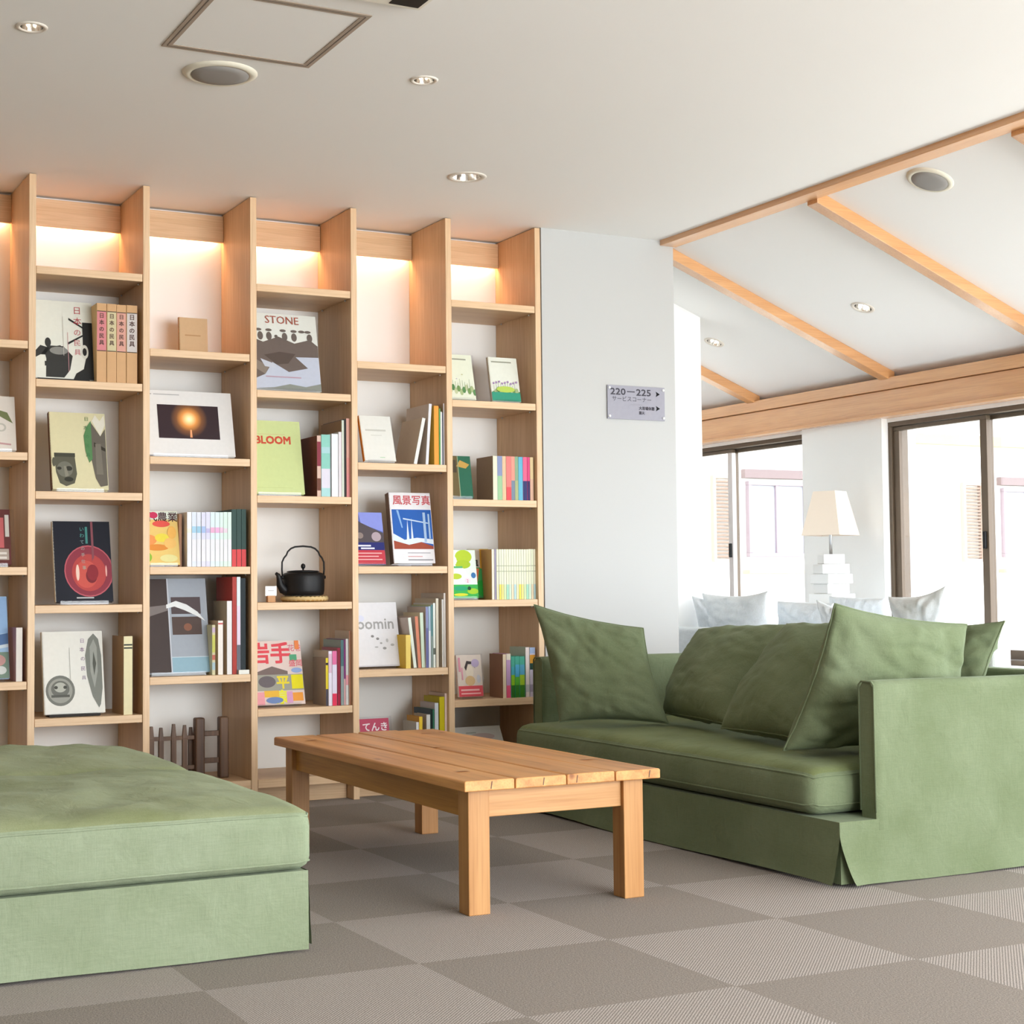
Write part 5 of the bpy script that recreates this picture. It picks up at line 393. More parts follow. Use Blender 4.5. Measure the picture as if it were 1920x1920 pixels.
 {'b': [(0.0, 0.3, 'd0e8d0'), (0.55, 0.57, 'b8bc9c'), (0.66, 0.68, 'b8bc9c')], 'c': 'eeeecf', 'group': 'uniform pale paperbacks in the rightmost column', 'label': 'slim cream paperback, third from last in the pale row, rightmost column', 'n': 'paperback_book', 'p': [3.081, 0.022, 0.789], 's': [0.0104, 0.12, 0.213]}, {'b': [(0.0, 0.3, 'e8d8b8'), (0.55, 0.57, 'b8bc9c'), (0.66, 0.68, 'b8bc9c')], 'c': 'e9efd0', 'group': 'uniform pale paperbacks in the rightmost column', 'label': 'slim cream paperback, second from last in the pale row, rightmost column', 'n': 'paperback_book', 'p': [3.093, 0.022, 0.789], 's': [0.0104, 0.12, 0.213]}, {'b': [(0.0, 0.3, 'b8d8d8'), (0.55, 0.57, 'b8bc9c'), (0.66, 0.68, 'b8bc9c')], 'c': 'f0ecd0', 'group': 'uniform pale paperbacks in the rightmost column', 'label': 'slim cream paperback, last in the pale row, rightmost column', 'n': 'paperback_book', 'p': [3.105, 0.022, 0.789], 's': [0.0093, 0.12, 0.213]}, {'b': [], 'c': 'ead8b8', 'group': 'comics in the rightmost column', 'label': 'cream orange spined paperback with brown cover', 'n': 'paperback_book', 'p': [2.951, 0.022, 0.375], 's': [0.0154, 0.12, 0.183], 'side': '7c5c4c'}, {'b': [(0, 0.28, 'e85c80'), (0.86, 1, 'e8e0cc')], 'c': 'c4a0c8', 'group': 'comics in the rightmost column', 'label': 'lilac spined paperback with pink foot', 'n': 'paperback_book', 'p': [2.968, 0.022, 0.375], 's': [0.0204, 0.12, 0.185]}, {'b': [(0, 0.3, '2c7020'), (0.3, 0.55, '8cc420'), (0.55, 0.75, '48a8b8')], 'c': '4aa890', 'group': 'comics in the rightmost column', 'label': 'green and blue spined comic, left of three', 'n': 'paperback_book', 'p': [2.991, 0.022, 0.375], 's': [0.0174, 0.12, 0.173]}, {'b': [(0, 0.3, '347c24'), (0.3, 0.5, '58b030'), (0.5, 0.8, '50a8d0')], 'c': '4aa890', 'group': 'comics in the rightmost column', 'label': 'green and blue spined comic, middle of three', 'n': 'paperback_book', 'p': [3.01, 0.022, 0.375], 's': [0.0204, 0.12, 0.173]}, {'b': [(0, 0.3, '3a7c1c'), (0.3, 0.55, 'a0c828'), (0.55, 0.8, '58a8c8')], 'c': '4aa890', 'group': 'comics in the rightmost column', 'label': 'green and blue spined comic, right of three', 'n': 'paperback_book', 'p': [3.032, 0.022, 0.375], 's': [0.0234, 0.12, 0.172]}, {'b': [(0.1, 0.25, 'c0c0c4')], 'c': 'e8dcd8', 'group': 'comics in the rightmost column', 'label': 'tall white spined comic next to the green ones', 'n': 'book', 'p': [3.061, 0.022, 0.375], 's': [0.0174, 0.14, 0.21], 'side': '9aa89c'}, {'b': [(0.55, 0.68, '26483c'), (0.68, 0.85, 'd89a30'), (0.88, 1, 'a8bce0'), (0.1, 0.25, 'a8a0b8')], 'c': 'd4cce0', 'group': 'comics in the rightmost column', 'label': 'tall comic with blue and ochre spine by the right upright', 'n': 'book', 'p': [3.081, 0.022, 0.375], 's': [0.0264, 0.14, 0.209]}]

for d in FACE: facebook(d)
for d in SPINE: spinebook(d)

# small things on the shelves: kettle on its woven mat, price card, wooden racks
mt = MB(); ring = []
for k in range(9):
    R_ = .012+k*.0095; n_ = 60
    mt.tube([(R_*math.cos(2*PI*j/n_), R_*math.sin(2*PI*j/n_), .0130+.0032*math.sin(j*3.1+k*1.7)) for j in range(n_)], .0092, cm('dcc08a', .8), 6, True)
mt.lathe([(.0, .001), (.088, .001), (.094, .006), (.092, .010), (0, .009)], cm('b48a4c', .85), 40)
mo = mt.build('woven_mat'); mo.location = (2.106, .14, .7895); tag(mo, 'round woven straw mat under the black iron kettle', 'trivet')
kt = thing('kettle', (2.101, .14, .8148), 'black cast iron kettle with tall hoop handle on woven mat', 'kettle')
k_ = MB(); k_.lathe([(0, 0), (.074, 0), (.082, .004), (.0855, .02), (.0865, .05), (.086, .075), (.0825, .086), (.076, .091), (.06, .094), (.056, .0945)], M_black, 48)
kb = k_.build('body', kt); 
l_ = MB(); l_.lathe([(.0, .103), (.03, .1025), (.058, .100), (.066, .0975), (.066, .0945), (0, .094)], M_black, 40); lo = l_.build('lid', kt)
kn = MB(); kn.lathe([(.003, .102), (.004, .108), (.008, .112), (.0095, .118), (.008, .125), (.003, .129), (0, .1295)], M_black, 16); kn.build('knob', lo)
sp = MB(); sp.tube([(-.070, -.01, .020), (-.092, -.013, .026), (-.105, -.016, .045), (-.109, -.017, .068), (-.114, -.018, .083), (-.124, -.02, .09)], [.021, .019, .015, .0115, .009, .006], M_black, 12); sp.build('spout', kt)
hn = MB(); pts = [(-.088, 0, .07), (-.091, 0, .105), (-.090, 0, .135), (-.082, 0, .152), (-.072, 0, .163), (-.066, 0, .177), (-.052, 0, .190), (-.035, 0, .1965), (0, 0, .1995), (.035, 0, .1965), (.052, 0, .190), (.066, 0, .177), (.072, 0, .163), (.082, 0, .152), (.090, 0, .135), (.091, 0, .105), (.088, 0, .07)]
hn.tube(pts, .0036, M_black, 8); hn.build('handle', kt)
for sgn in (-1, 1): lg = MB(); lg.lathe([(.0, -.008), (.008, -.006), (.009, 0), (.008, .006), (0, .008)], M_black, 12, (sgn*.089, 0, .074)); lg.build('handle_lug', kt)
pc = thing('price_card', (1.948, .10, .7895), 'small white card on a wooden block left of the kettle', 'card')
q = MB(); q.box(-.016, .016, -.01, .01, 0, .026, cm('c8966a')); q.build('wooden_block', pc, .001); q = MB(); q.box(-.024, .024, -.002, 0, .025, .064, cm('f2f2f2')); q.box(-.012, .012, -.0024, -.002, .045, .047, cm('9a9aa0')); q.build('card', pc)
wf = cm('f0efe6'); q = MB(); q.box(1.782, 1.824, .004, .018, .5135, .53, wf); tag(q.build('block'), 'small cream block in front of the tall black and white books', 'block')
r1 = thing('wooden_rack', (1.54, .14, .1045), 'small dark wooden rack of pointed slats on lowest shelf', 'rack', 'dark wooden racks on the lowest shelf')
for i, (x, h) in enumerate(((-.066, .212), (-.028, .206), (.022, .218), (.066, .212), (.10, .20))):
    q = MB(); w2 = .0095; q.box(x-w2, x+w2, -.008+.03*(i == 4), .008+.03*(i == 4), 0, h-.05, M_dark); q.add([(x-w2, -.008+.03*(i == 4), h-.05), (x+w2, -.008+.03*(i == 4), h-.05), (x+w2, .008+.03*(i == 4), h-.05), (x-w2, .008+.03*(i == 4), h-.05), (x-w2*.6, -.005+.03*(i == 4), h), (x+w2*.6, -.005+.03*(i == 4), h), (x+w2*.6, .005+.03*(i == 4), h), (x-w2*.6, .005+.03*(i == 4), h)], [(0, 1, 5, 4), (1, 2, 6, 5), (2, 3, 7, 6), (3, 0, 4, 7), (4, 5, 6, 7)], M_dark); q.build('slat', r1, .001)
for z in (.04, .155): q = MB(); q.box(-.075, .105, -.004, .004, z, z+.016, M_dark); q.build('crossbar', r1, .001)
r2 = thing('wooden_rack', (1.71, .14, .1045), 'taller dark wooden ladder rack with two thick posts, right of slatted rack', 'rack', 'dark wooden racks on the lowest shelf')
for x in (-.046, .052): q = MB(); q.box(x-.019, x+.019, -.02, .02, 0, .238, M_dark); q.build('post', r2, .006)
for z in (.06, .165): q = MB(); q.box(-.03, .036, -.007, .007, z, z+.02, M_dark); q.build('rung', r2, .002)

# ------------------------------------------------------------------ wall sign
sg = thing('wall_sign', (3.618, -.004, 1.574), 'clear acrylic sign with room numbers 220 to 225 and arrows', 'sign')
q = MB(); q.box(-.15, .15, -.004, 0, 0, .149, cm('a6a5b0', .3)); q.build('plate', sg, .001)
ink = cm('4c4a52'); blk = cm('141418')
q = MB(); put_text(q, '220－225', -.136, .108, .040, ink, -.0048, 1.34, 1); put_text(q, 'サービスコーナー', -.128, .081, .0255, ink, -.0048, 1.02, 0)
put_text(q, 'Service Corner', -.03, .064, .011, cm('a4a2aa'), -.0048); put_text(q, '大浴場休憩', .012, .046, .0165, ink, -.0048, 1, 1.5); put_text(q, '露天', .012, .026, .015, ink, -.0048, 1, 1.5); put_text(q, 'Bath', .05, .027, .013, cm('b4b2ba'), -.0048)
for z in (.118, .054): q.add([(.102, -.0048, z-.012), (.106, -.0048, z), (.102, -.0048, z+.012), (.124, -.0048, z)], [(0, 3, 1), (1, 3, 2)], blk)
q.build('lettering', sg)
for x in (-.141, .141):
    for z in (.012, .137): q = MB(); q.lathe([(0, 0), (.006, 0), (.006, .004), (0, .0045)], cm('f0f0f0', .3), 16, mat=Matrix.Translation((x, -.0045, z)) @ Matrix.Rotation(PI/2, 4, 'X')); q.build('standoff', sg)

# ------------------------------------------------------------------ coffee table
ct = thing('coffee_table', (1.91, -1.55, 0), 'low rustic orange pine coffee table with planked top', 'coffee table')
tb = MB(); rnd = random.Random(3); xs = [-.298, -.150, .005, .155, .300]
for i in range(4):
    x0, x1 = xs[i]+.0015, xs[i+1]-.0015; ny = 24; cr = rnd.uniform(-.0015, .0015)
    vs = []; fs = []
    for j in range(ny+1):
        y = -.702+1.404*j/ny; wob = noise.noise((i*7.1, y*3, 0))*.002; zz = noise.noise((i*3.3, y*2, 5))*.0015+cr
        vs += [(x0+wob, y, .322), (x1+wob, y, .322), (x1+wob, y, .3465+zz), (x1+wob-.004, y, .350+zz), (x0+wob+.004, y, .350+zz), (x0+wob, y, .3465+zz)]
    for j in range(ny):
        for k in range(6): fs.append((j*6+k, j*6+(k+1) % 6, (j+1)*6+(k+1) % 6, (j+1)*6+k))
    fs += [tuple(range(6))[::-1], tuple(ny*6+k for k in range(6))]; tb.add(vs, fs, M_taby)
    for (cy, dx) in ((-.70, rnd.uniform(.02, .12)),):
        tb.add([(x0+dx, -.7028, .326), (x0+dx+.0025, -.7028, .326), (x0+dx+.006, -.7028, .3455), (x0+dx+.003, -.7028, .3455)], [(0, 1, 2, 3)], M_dark)
for (x, y) in ((-.20, -.50), (.24, -.42), (-.235, .52), (.20, .56), (.02, .1)): tb.add([(x-.018, y-.011, .3525), (x+.018, y-.011, .3525), (x+.018, y+.011, .3525), (x-.018, y+.011, .3525)], [(0, 1, 2, 3)], cm('d8a878'))
tb.build('tabletop', ct, .0025)
for x in (-.236, .236):
    for y in (-.634, .642): 
        q = MB(); q.box(x-.031, x+.031, y-.029, y+.029, 0, .322, M_tabz); q.build('leg', ct, .002)
for x in (-.236, .236): q = MB(); q.box(x-.016-.01*(x > 0)+.0, x+.016, -.605, .613, .245, .3215, M_tabr if x < 0 else M_tabr); q.build('apron', ct, .002)
for y in (-.634, .642): q = MB(); q.box(-.205, .205, y-.016, y+.016, .247, .3215, M_tabx); q.build('apron', ct, .002)

# ------------------------------------------------------------------ soft furniture
def nz(p, s, seed=0): return noise.noise(Vector(p)*s+Vector((seed*13.7, seed*5.1, seed*2.3)))
def softbox(name, parent, x0, x1, y0, y1, z0, z1, r, crown, m, seed=1, mtop=None, n=34, nzc=10, amp=.004, seam=True, zseam=None):
    c = Vector(((x0+x1)/2, (y0+y1)/2, (z0+z1)/2)); h = Vector(((x1-x0)/2, (y1-y0)/2, (z1-z0)/2)); b = MB()
    nx = max(8, int(h.x*2/.025)); ny = max(8, int(h.y*2/.025)); nn = {0: nx, 1: ny, 2: nzc}
    def lens(i, n, half):     # denser near the edges
        t = -1+2*i/n; return t*half
    def mp(q):
        cl = Vector([max(-(h[i]-r), min(h[i]-r, q[i])) for i in range(3)]); d = q-cl
        if d.length > 1e-9: p = cl+d.normalized()*r
        else: p = q.copy()
        u, v = p.x/h.x, p.y/h.y; k = max(0, 1-abs(u)**3)*max(0, 1-abs(v)**3)
        up = max(0, (p.z+h.z)/(2*h.z))
        p.z += crown*(k**.55)*(1 if p.z > 0 else .0)*min(1, up*1.0)
        w = p+c
        a = amp*(nz(w, 6, seed)+.5*nz(w, 15, seed+3))
        if p.z > h.z*.6: p.z += a*1.3*min(1, k*3)
        else:
            if abs(q.x) > abs(h.x)-1e-6: p.x += a*.6*(1 if q.x > 0 else -1)
            if abs(q.y) > abs(h.y)-1e-6: p.y += a*.6*(1 if q.y > 0 else -1)
        return p
    for ax in range(3):
        a1, a2 = [(1, 2), (2, 0), (0, 1)][ax]
        for sg_ in (-1, 1):
            n1, n2 = nn[a1], nn[a2]; vs = []; fs = []
            for i in range(n1+1):
                for j in range(n2+1):
                    q = Vector((0, 0, 0)); q[ax] = sg_*h[ax]; q[a1] = lens(i, n1, h[a1]); q[a2] = lens(j, n2, h[a2]); vs.append(mp(q))
            for i in range(n1):
                for j in range(n2):
                    f_ = (i*(n2+1)+j, (i+1)*(n2+1)+j, (i+1)*(n2+1)+j+1, i*(n2+1)+j+1); fs.append(f_ if sg_ > 0 else f_[::-1])
            b.add(vs, fs, (mtop or m) if (ax == 2 and sg_ > 0) else m, True)
    o = b.build(name, parent); 
    bm = bmesh.new(); bm.from_mesh(o.data); bmesh.ops.remove_doubles(bm, verts=bm.verts, dist=.0003); bmesh.ops.recalc_face_normals(bm, faces=bm.faces)
    for f_ in bm.faces: f_.smooth = True
    bm.to_mesh(o.data); bm.free()
    o.location = c-(parent.location if parent else Vector())
    if seam:
        for zz in (h.z-r*.35, -h.z+r*.6):
            pts = []; n_ = 160; e = .0005
            for k in range(n_):       # walk round the rounded rectangle
                t = k/n_*4; s_ = int(t); f = t-s_; P = [(-1, -1), (1, -1), (1, 1), (-1, 1), (-1, -1)]; a, q = P[s_], P[s_+1]
                q2 = Vector(((a[0]+(q[0]-a[0])*f)*h.x, (a[1]+(q[1]-a[1])*f)*h.y, zz)); p = mp(Vector((q2.x, q2.y, zz))); pts.append(p)
            tb_ = MB(); tb_.tube(pts, .0032, m, 6, True); tb_.build('piping', o)
    return o
def skirt(name, parent, x0, x1, y0, y1, z1, m, corner, seed=1, flare=.018, z0=.006):
    """loose slipcover skirt: four cloth panels, open pleat at one corner ('nearleft' or 'nearright')"""
    b = MB(); L0 = parent.location; nzv = 14
    def panel(a, q, out, openA=0, openB=0):
        a = Vector(a); q = Vector(q); n = max(6, int((q-a).length/.03)); vs = []; fs = []; d = (q-a).normalized(); ln = (q-a).length
        for j in range(nzv+1):
            t = j/nzv; z = z1-(z1-z0)*t; g = max(0, (t-.15)/.85)
            for i in range(n+1):
                s_ = i/n; p = a+(q-a)*s_; wv = .5+.5*math.sin(s_*ln*7+seed)+.8*nz((p.x, p.y, 0), 3, seed)
                off = flare*g*g*(.35+.5*wv*.6); ds = 0
                if openA: k = max(0, 1-s_*ln/.14); ds += openA*g**1.6*k; off += .014*g*k*k
                if openB: k = max(0, 1-(1-s_)*ln/.14); ds -= openB*g**1.6*k; off += .014*g*k*k
                off += .0025*nz((p.x*2, p.y*2, z*3), 5, seed+2)*(1 if t > .02 else 0)
                zz = z+(.012*g*nz((p.x, p.y, 1), 1.6, seed+5) if j == nzv else 0)
                w = p+Vector(out)*off+d*ds; vs.append((w.x-L0.x, w.y-L0.y, max(.003, zz)))
        for j in range(nzv):
            for i in range(n): fs.append((j*(n+1)+i, j*(n+1)+i+1, (j+1)*(n+1)+i+1, (j+1)*(n+1)+i))
        b.add(vs, fs, m, True)
    lo = corner == 'nearleft'; ro = corner == 'nearright'
    panel((x0, y0, 0), (x1, y0, 0), (0, -1, 0), .035*lo, .006*ro)      # near
    panel((x1, y0, 0), (x1, y1, 0), (1, 0, 0), .03*ro, 0)      # right
    panel((x1, y1, 0), (x0, y1, 0), (0, 1, 0)); panel((x0, y1, 0), (x0, y0, 0), (-1, 0, 0), 0, .008*lo)
    cx, cy = (x0, y0) if lo else (x1, y0)       # inner pleat behind the slit
    sx = 1 if lo else -1; vs = []
    for z in (z1-.03, .008): vs += [(cx+sx*.06-L0.x, cy+.012-L0.y, z), (cx+sx*.012-L0.x, cy+.012-L0.y, z), (cx+sx*.012-L0.x, cy+.06-L0.y, z)]
    b.add(vs, [(0, 1, 4, 3), (1, 2, 5, 4)], m)
    b.box(x0+.004-L0.x, x1-.004-L0.x, y0+.004-L0.y, y1-.004-L0.y, z1-.012, z1-.001, m)
    return b.build(name, parent)
def pillow(name, label, cat, group, BL, BR, TR, TL, t, m, seed=1, pinch=.07, n=44, wr=.006, sag=.0, piping=True):
    wr = wr*1.35; t = t*1.08
    BL, BR, TR, TL = map(Vector, (BL, BR, TR, TL)); cen = (BL+BR+TR+TL)/4; nor = (BR-BL).cross(TL-BL).normalized()
    org = Vector((cen.x, cen.y, min(BL.z, BR.z)))
    def pos(u, v, side):
        uu = u*(1-pinch*(1-v*v)**1.0*(abs(u)**3)); vv = v*(1-pinch*(1-u*u)*(abs(v)**3)); a, c = (uu+1)/2, (vv+1)/2
        p = BL*(1-a)*(1-c)+BR*a*(1-c)+TR*a*c+TL*(1-a)*c
        k = max(0, (1-u*u))*max(0, (1-v*v)); th = (k**.42)*(1+sag*(-v))*(1-.15*u*v*0)
        w = Vector((u*2.2, v*2.2, side*3)); rad = math.sqrt(u*u+v*v); ang = math.atan2(v, u)
        edge = math.exp(-((1-max(abs(u), abs(v)))/.3)); cr_ = abs(noise.noise(Vector((u*1.3+v*2.6, v*.9-u*.7, seed*3.1+side))))
        wrk = wr*(noise.noise(w+Vector((seed*7, 0, 0)))*1.2+.7*noise.noise(w*2.3+Vector((0, seed*5, 0)))) + wr*1.6*edge*noise.noise(Vector((ang*6+seed, rad*1.0, side)))-wr*.7*max(0, .16-cr_)/.16
        if abs(u) > .999 or abs(v) > .999: d = wr*.5*noise.noise(Vector((u*4, v*4, seed))); return p+nor*d
        return p+nor*(side*(th*t/2)+wrk*min(1, k*8))
    b = MB(); G = lambda i: math.copysign(1-(1-abs(-1+2*i/n))**1.25, -1+2*i/n)
    for side in (1, -1):
        vs = [pos(G(i), G(j), side)-org for i in range(n+1) for j in range(n+1)]
        fs = [((i*(n+1)+j), (i+1)*(n+1)+j, (i+1)*(n+1)+j+1, i*(n+1)+j+1) for i in range(n) for j in range(n)]
        b.add(vs, fs if side > 0 else [f_[::-1] for f_ in fs], m, True)
    o = b.build(name); bm = bmesh.new(); bm.from_mesh(o.data); bmesh.ops.remove_doubles(bm, verts=bm.verts, dist=.0004); bmesh.ops.recalc_face_normals(bm, faces=bm.faces)
    for f_ in bm.faces: f_.smooth = True
    bm.to_mesh(o.data); bm.free(); o.location = org; tag(o, label, cat, group)
    if piping:
        E_ = [(-1+2*i/n, -1) for i in range(n)]+[(1, -1+2*i/n) for i in range(n)]+[(1-2*i/n, 1) for i in range(n)]+[(-1, 1-2*i/n) for i in range(n)]
        q = MB(); q.tube([pos(G((u+1)/2*n), G((v+1)/2*n), 1)-org for u, v in E_], .0028, m, 6, True); q.build('piping', o)
    return o
# olive sofa
so = thing('sofa', (3.15, -1.42, 0), 'olive green slipcovered linen sofa with low square arms and skirt', 'sofa')
SX0, SX1, SY0, SY1 = 2.71, 3.72, -2.385, -.43
skirt('skirt', so, SX0, SX1, SY0, SY1, .182, M_sofa, 'nearleft', 2)
def arm(name, y0, y1, x0=2.845):
    b = MB(); L0 = so.location; nx, nv = 30, 22
    # L-shaped continuous cloth shell: outer face, front face, top, inner face
    prof = []
    for k in range(nv+1): prof.append(k/nv)
    vs = []; fs = []; W_ = y1-y0; Ht = .568; zb = .15; ring = [(y0, zb), (y0, .30), (y0, .45), (y0, Ht-.02), (y0+.006, Ht-.006), (y0+.02, Ht), (y1-.02, Ht), (y1-.006, Ht-.006), (y1, Ht-.02), (y1, .40), (y1, zb)]
    def rs(t):      # resample ring
        Ls = [0]
        for a, c in zip(ring, ring[1:]): Ls.append(Ls[-1]+math.hypot(c[0]-a[0], c[1]-a[1]))
        s_ = t*Ls[-1]
        for i in range(len(Ls)-1):
            if s_ <= Ls[i+1]+1e-9: f = (s_-Ls[i])/(Ls[i+1]-Ls[i]); return (ring[i][0]+(ring[i+1][0]-ring[i][0])*f, ring[i][1]+(ring[i+1][1]-ring[i][1])*f)
        return ring[-1]
    M_ = 44
    for i in range(nx+1):
        x = x0+(SX1-x0)*(i/nx)**1.3 if i else x0
        for k in range(M_+1):
            y, z = rs(k/M_); e = .0025*nz((x, y*3, z), 6, 4)
            sgn = -1 if y < (y0+y1)/2 else 1; inset = .004 if i == 0 else 0
            vs.append((x-L0.x, y+sgn*(e-inset)-L0.y, z+(-inset if z > .5 else 0)+.004*nz((x, 0, 0), 2.5, 8)*(z > .5)))
    for i in range(nx):
        for k in range(M_): fs.append((i*(M_+1)+k, i*(M_+1)+k+1, (i+1)*(M_+1)+k+1, (i+1)*(M_+1)+k))
    b.add(vs, fs, M_sofa, True); b.add([vs[k] for k in range(M_+1)], [tuple(range(M_+1))[::-1]], M_sofa); b.add([vs[nx*(M_+1)+k] for k in range(M_+1)], [tuple(range(M_+1))], M_sofa)
    # front edge hem hanging to the base
    b.tube([(x0-L0.x-.001, y0+.002-L0.y, .20), (x0-L0.x-.001, y0+.002-L0.y, Ht-.012), (x0-L0.x-.001, y0+.012-L0.y, Ht-.003), (x0-L0.x-.001, y1-.012-L0.y, Ht-.003), (x0-L0.x-.001, y1-.002-L0.y, Ht-.012), (x0-L0.x-.001, y1-.002-L0.y, .20)], .003, M_sofa, 6)
    return b.build(name, so)
arm('arm', SY0+.001, -2.318); arm('arm', -.50, SY1)
q = MB(); q.box(3.648-so.location.x, 3.718-so.location.x, -2.316-so.location.y, -.502-so.location.y, .17, .566, M_sofa); q.build('backrest', so, .012, seg=4)
softbox('seat_cushion', so, 2.700, 3.64, -2.285, -.515, .1835, .318, .048, .017, M_sofa, 5, M_seat_shade, amp=.004)
GP = 'loose olive cushions on the green sofa'
pillow('throw_pillow', 'olive square pillow standing upright at the sofa far end nearest the bookcase', 'pillow', GP, (2.745, -.80, .343), (3.03, -1.085, .346), (3.03, -.93, .685), (2.72, -.66, .775), .16, M_sofa, 1, sag=.25)
pillow('back_cushion', 'large dark olive back cushion next to the far end pillow', 'cushion', GP, (3.10, -.95, .372), (3.0, -1.49, .372), (3.36, -1.41, .70), (3.40, -.76, .67), .17, M_sofa, 2, pinch=.03, wr=.0045, sag=.15)
pillow('back_cushion', 'large dark olive back cushion partly hidden by the near pillow', 'cushion', GP, (2.945, -1.52, .366), (2.92, -1.98, .366), (3.27, -1.98, .705), (3.29, -1.44, .705), .17, M_sofa, 3, pinch=.03, wr=.0045, sag=.15)
pillow('throw_pillow', 'big pale olive pillow with pointed corner against the near arm', 'pillow', GP, (2.80, -2.03, .345), (3.37, -2.16, .350), (3.38, -2.20, .715), (2.865, -2.20, .785), .18, M_sofa, 4, wr=.009, sag=.2)
pillow('throw_pillow', 'olive pillow at right rising behind the near arm', 'pillow', GP, (3.44, -1.66, .36), (3.49, -2.08, .36), (3.60, -2.14, .72), (3.56, -1.70, .70), .10, M_sofa, 6, wr=.009)
# sage ottoman bench
ot = thing('ottoman', (.35, -1.5, 0), 'large low sage green slipcovered ottoman bench with two box cushions', 'ottoman')
skirt('skirt', ot, -.4, 1.142, -2.37, -.70, .186, M_otto, 'nearright', 7, flare=.008)
softbox('seat_cushion', ot, -.41, 1.152, -2.375, -1.462, .187, .327, .030, .036, M_otto, 8, M_ottot, amp=.009)
softbox('seat_cushion', ot, -.41, 1.150, -1.456, -.69, .187, .330, .030, .038, M_otto, 9, M_ottot, amp=.008)

# ------------------------------------------------------------------ far lounge: white sofa, pillows, lamp
ws = thing('white_sofa', (4.55, -.4, 0), 'white linen sofa in the far lounge behind the green sofa', 'sofa')
softbox('seat_cushion', ws, 4.21, 4.80, -1.55, .50, .20, .40, .03, .02, M_wfab, 11, seam=False); q = MB(); q.box(-.42, .25, -1.2, 1.0, .0, .20, M_wfab); q.build('base', ws, .01)
q = MB(); q.box(-.45, -.36, -1.2, 1.0, .2005, .645, M_wfab); q.build('backrest', ws, .02, seg=4); q = MB(); q.box(-.355, .25, .98, 1.06, .2005, .60, M_wfab); q.build('arm', ws, .02, seg=4)
GW = 'white pillows on the far sofa'
pillow('throw_pillow', 'grey shaded white pillow at the left end of the far sofa', 'pillow', GW, (4.34, .52, .435), (4.52, .44, .435), (4.48, .42, .77), (4.30, .565, .79), .10, M_wfab, 21, piping=False)
pillow('throw_pillow', 'large white pillow with two raised points on the far sofa', 'pillow', GW, (4.36, .40, .435), (4.36, -.08, .435), (4.29, -.05, .815), (4.29, .465, .805), .13, M_wfab, 22, pinch=.12, piping=False)
pillow('throw_pillow', 'flat topped bright white pillow in the middle of the far sofa', 'pillow', GW, (4.56, .16, .435), (4.56, -.26, .435), (4.49, -.26, .757), (4.49, .14, .765), .12, M_wfab, 23, pinch=.02, piping=False)
pillow('throw_pillow', 'bluish white pillow corner beside the lamp base', 'pillow', GW, (4.40, -.40, .435), (4.36, -.58, .435), (4.30, -.60, .72), (4.29, -.385, .775), .07, M_wfab, 24, piping=False)
pillow('throw_pillow', 'low white pillow right below the lamp base', 'pillow', GW, (4.74, -.0, .435), (4.74, -.36, .435), (4.70, -.36, .778), (4.70, .02, .785), .09, M_wfab, 25, pinch=.02, piping=False)
pillow('throw_pillow', 'white pillow with tall right point before the large window', 'pillow', GW, (4.36, -.88, .435), (4.36, -1.20, .435), (4.27, -1.19, .835), (4.27, -.86, .79), .12, M_wfab, 26, pinch=.12, piping=False)
sdt = thing('side_table', (4.93, .72, 0), 'small white side table carrying the lamp, mostly hidden', 'side table')
st_ = Vector((4.90, .245, 0)); sdt.location = (5.02, .66, 0)
q = MB(); q.box(-.14, .08, -.14, .14, .52, .55, M_trimw); q.build('tabletop', sdt, .003); q = MB(); q.lathe([(.12, 0), (.12, .015), (.02, .02), (.02, .52)], M_trimw, 24); q.build('leg', sdt)
lp = thing('table_lamp', (5.02, .66, .5505), 'table lamp with cream square shade and stacked white block base', 'lamp')
lp.location = (5.00, .36, .5505); sdt.location = (5.00, .36, 0)
q = MB(); rb = random.Random(9); z = 0
for k in range(9):
    hh = .049; ww = .100-.005*k+rb.uniform(-.012, .012); ang = rb.uniform(-.5, .5); q.box(-ww, ww, -ww, ww, z, z+hh-.001, M_trimw, Matrix.Rotation(ang, 4, 'Z')); z += hh
q.build('base', lp, .004); q = MB(); q.lathe([(.008, z), (.008, .66)], M_metal, 12, cap=True); q.build('stem', lp)
q = MB(); Rm = Matrix.Rotation(math.radians(22), 4, 'Z'); a_, c_ = .105, .060; M_shade = newmat('cream_shade', .9, (.85, .74, .62), .1)[0]
q.add([Rm @ Vector((sx*r_, sy*r_, z_)) for (r_, z_) in ((a_, .535), (c_, .755)) for sx, sy in ((-1, -1), (1, -1), (1, 1), (-1, 1))], [(0, 1, 5, 4), (1, 2, 6, 5), (2, 3, 7, 6), (3, 0, 4, 7)], M_shade)
o = q.build('lamp_shade', lp); s_ = o.modifiers.new('s', 'SOLIDIFY'); s_.thickness = .004

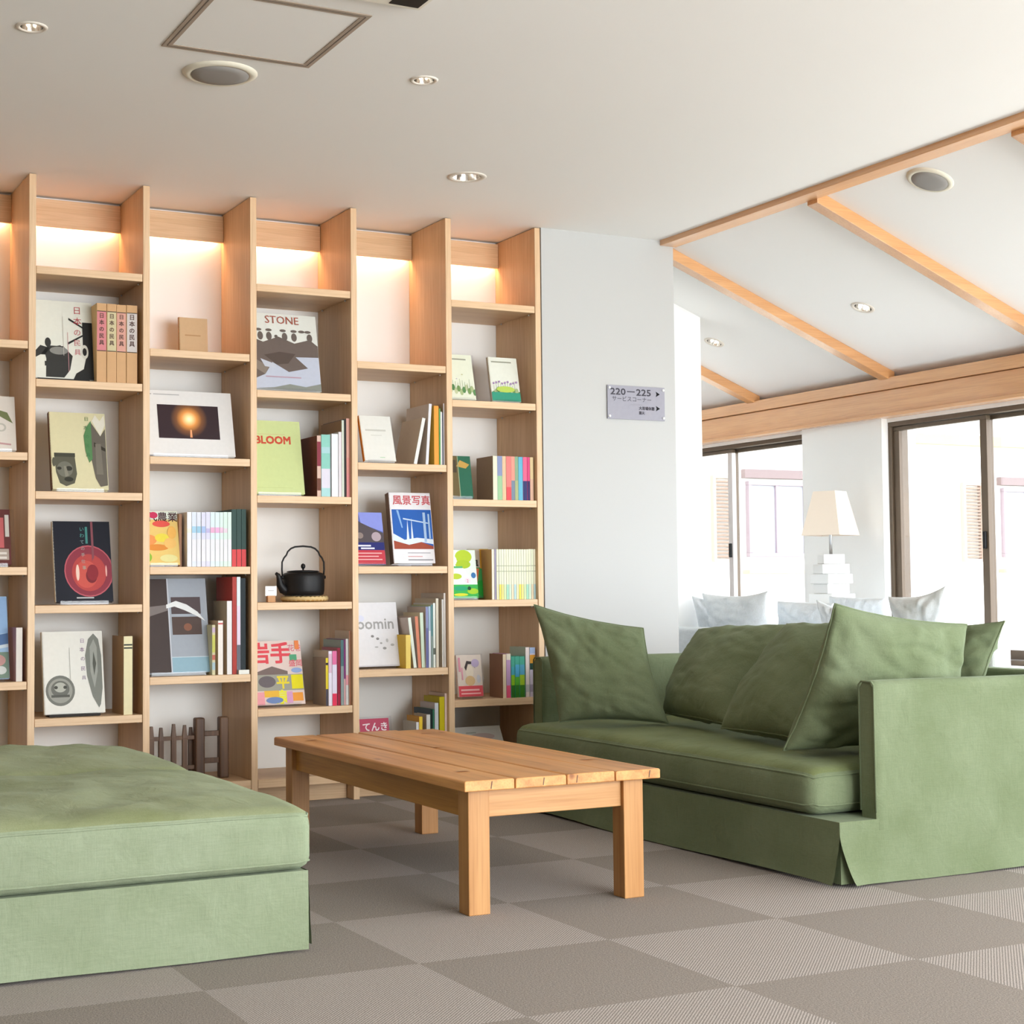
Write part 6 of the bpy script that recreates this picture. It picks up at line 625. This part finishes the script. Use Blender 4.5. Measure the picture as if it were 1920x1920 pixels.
# ------------------------------------------------------------------ ceiling fittings
def downlight(x, y, r, label, warm=True, z=H, tilt=0):
    d = thing('downlight', (x, y, z), label, 'ceiling light', 'recessed ceiling downlights'); d.rotation_euler = (0, tilt, 0)
    q = MB(); q.lathe([(r*.86, -.001), (r*.9, -.004), (r*1.12, -.004), (r*1.2, -.001), (r*1.2, .0005)], cm('ece4d8', .4), 40); q.build('trim_ring', d)
    q = MB(); q.lathe([(r*.86, -.001), (r*.8, .02), (r*.62, .055), (r*.3, .075), (0, .078)], M_refl, 36); q.build('reflector', d)
    for sx in (-.3, .3): q = MB(); q.lathe([(0, .0), (r*.16, .003), (r*.2, .02), (r*.16, .05), (0, .055)], M_bulb if warm else M_bulbw, 16, (sx*r, 0, .012)); q.build('bulb', d)
    return d
D1 = [(.668, -1.533, .036, 'small warm downlight at the top left of the ceiling'), (1.838, -1.578, .036, 'small warm downlight right of the ceiling speaker'), (2.473, -.62, .062, 'larger bright downlight nearest the bookcase')]
for x, y, r, l in D1: downlight(x, y, r, l, r < .05)
hole(ce, [(x, y, H, r*.98, .3, 0) for x, y, r, l in D1])
TL = math.atan(SL); D2 = [(4.636, -.328, .045, 'downlight on the sloped ceiling between the two long rafters'), (4.63, .80, .045, 'small downlight on the sloped ceiling next to the white wall')]
for x, y, r, l in D2: downlight(x, y, r, l, False, sz(x), TL)
hole(cs, [(x, y, sz(x), r*.98, .4, TL) for x, y, r, l in D2])
def speaker(x, y, z, r, label, tilt=0):
    d = thing('ceiling_speaker', (x, y, z), label, 'speaker', 'round ceiling speakers'); d.rotation_euler = (0, tilt, 0)
    q = MB(); q.lathe([(r*.76, -.006), (r*.80, -.009), (r*.9, -.0085), (r, -.002), (r, .0)], cm('ece6d4', .4), 48); q.build('rim', d); q = MB(); q.lathe([(r*.78, -.005), (r*.76, -.010), (r*.5, -.013), (0, -.014)], M_grille, 48); q.build('grille', d)
speaker(1.256, -1.378, H, .112, 'round grey ceiling speaker with cream rim below the hatch'); speaker(3.985, -1.452, sz(3.985), .088, 'round grey speaker on the sloped ceiling', TL)
hx = thing('access_hatch', (1.255, -1.775, H), 'square ceiling access hatch with brown grey frame', 'hatch')
q = MB()
for (x0, x1, y0, y1) in ((-.225, .222, .21, .236), (-.225, .222, -.236, -.21), (-.225, -.2, -.21, .21), (.197, .222, -.21, .21)): q.box(x0, x1, y0, y1, -.003, 0, cm('b0a090')); 
for (x0, x1, y0, y1) in ((-.212, .209, .2215, .2245), (-.212, .209, -.2245, -.2215), (-.214, -.211, -.22, .22), (.208, .211, -.22, .22)): q.box(x0, x1, y0, y1, -.0035, -.002, cm('6e625a'))
q.build('frame', hx); q = MB(); q.box(-.2, .197, -.21, .21, -.001, 0, M_ceil); q.build('panel', hx)
ac = thing('air_conditioner', (1.158, -2.59, H), 'ceiling cassette air conditioner corner at the top frame edge', 'air conditioner')
q = MB(); q.box(-.42, .40, -.42, .45, -.020, 0, M_plast); q.build('panel', ac, .006, seg=3)
for (x0, x1, y0, y1) in ((.30, .385, -.32, .43), (-.375, -.29, -.32, .43)): q = MB(); q.box(x0, x1, y0, y1, -.0215, -.0195, cm('16140f')); q.build('outlet', ac, .012)
q = MB(); q.box(-.25, .25, -.3, .33, -.0225, -.0195, cm('d8d8cc'))
q.build('intake_grille', ac, .003)
for yy in (.20, .29, .33): q = MB(); q.box(.255, .33, yy, yy+.02, -.026, -.0195, cm('b8b8a4')); q.build('louvre', ac, .002)
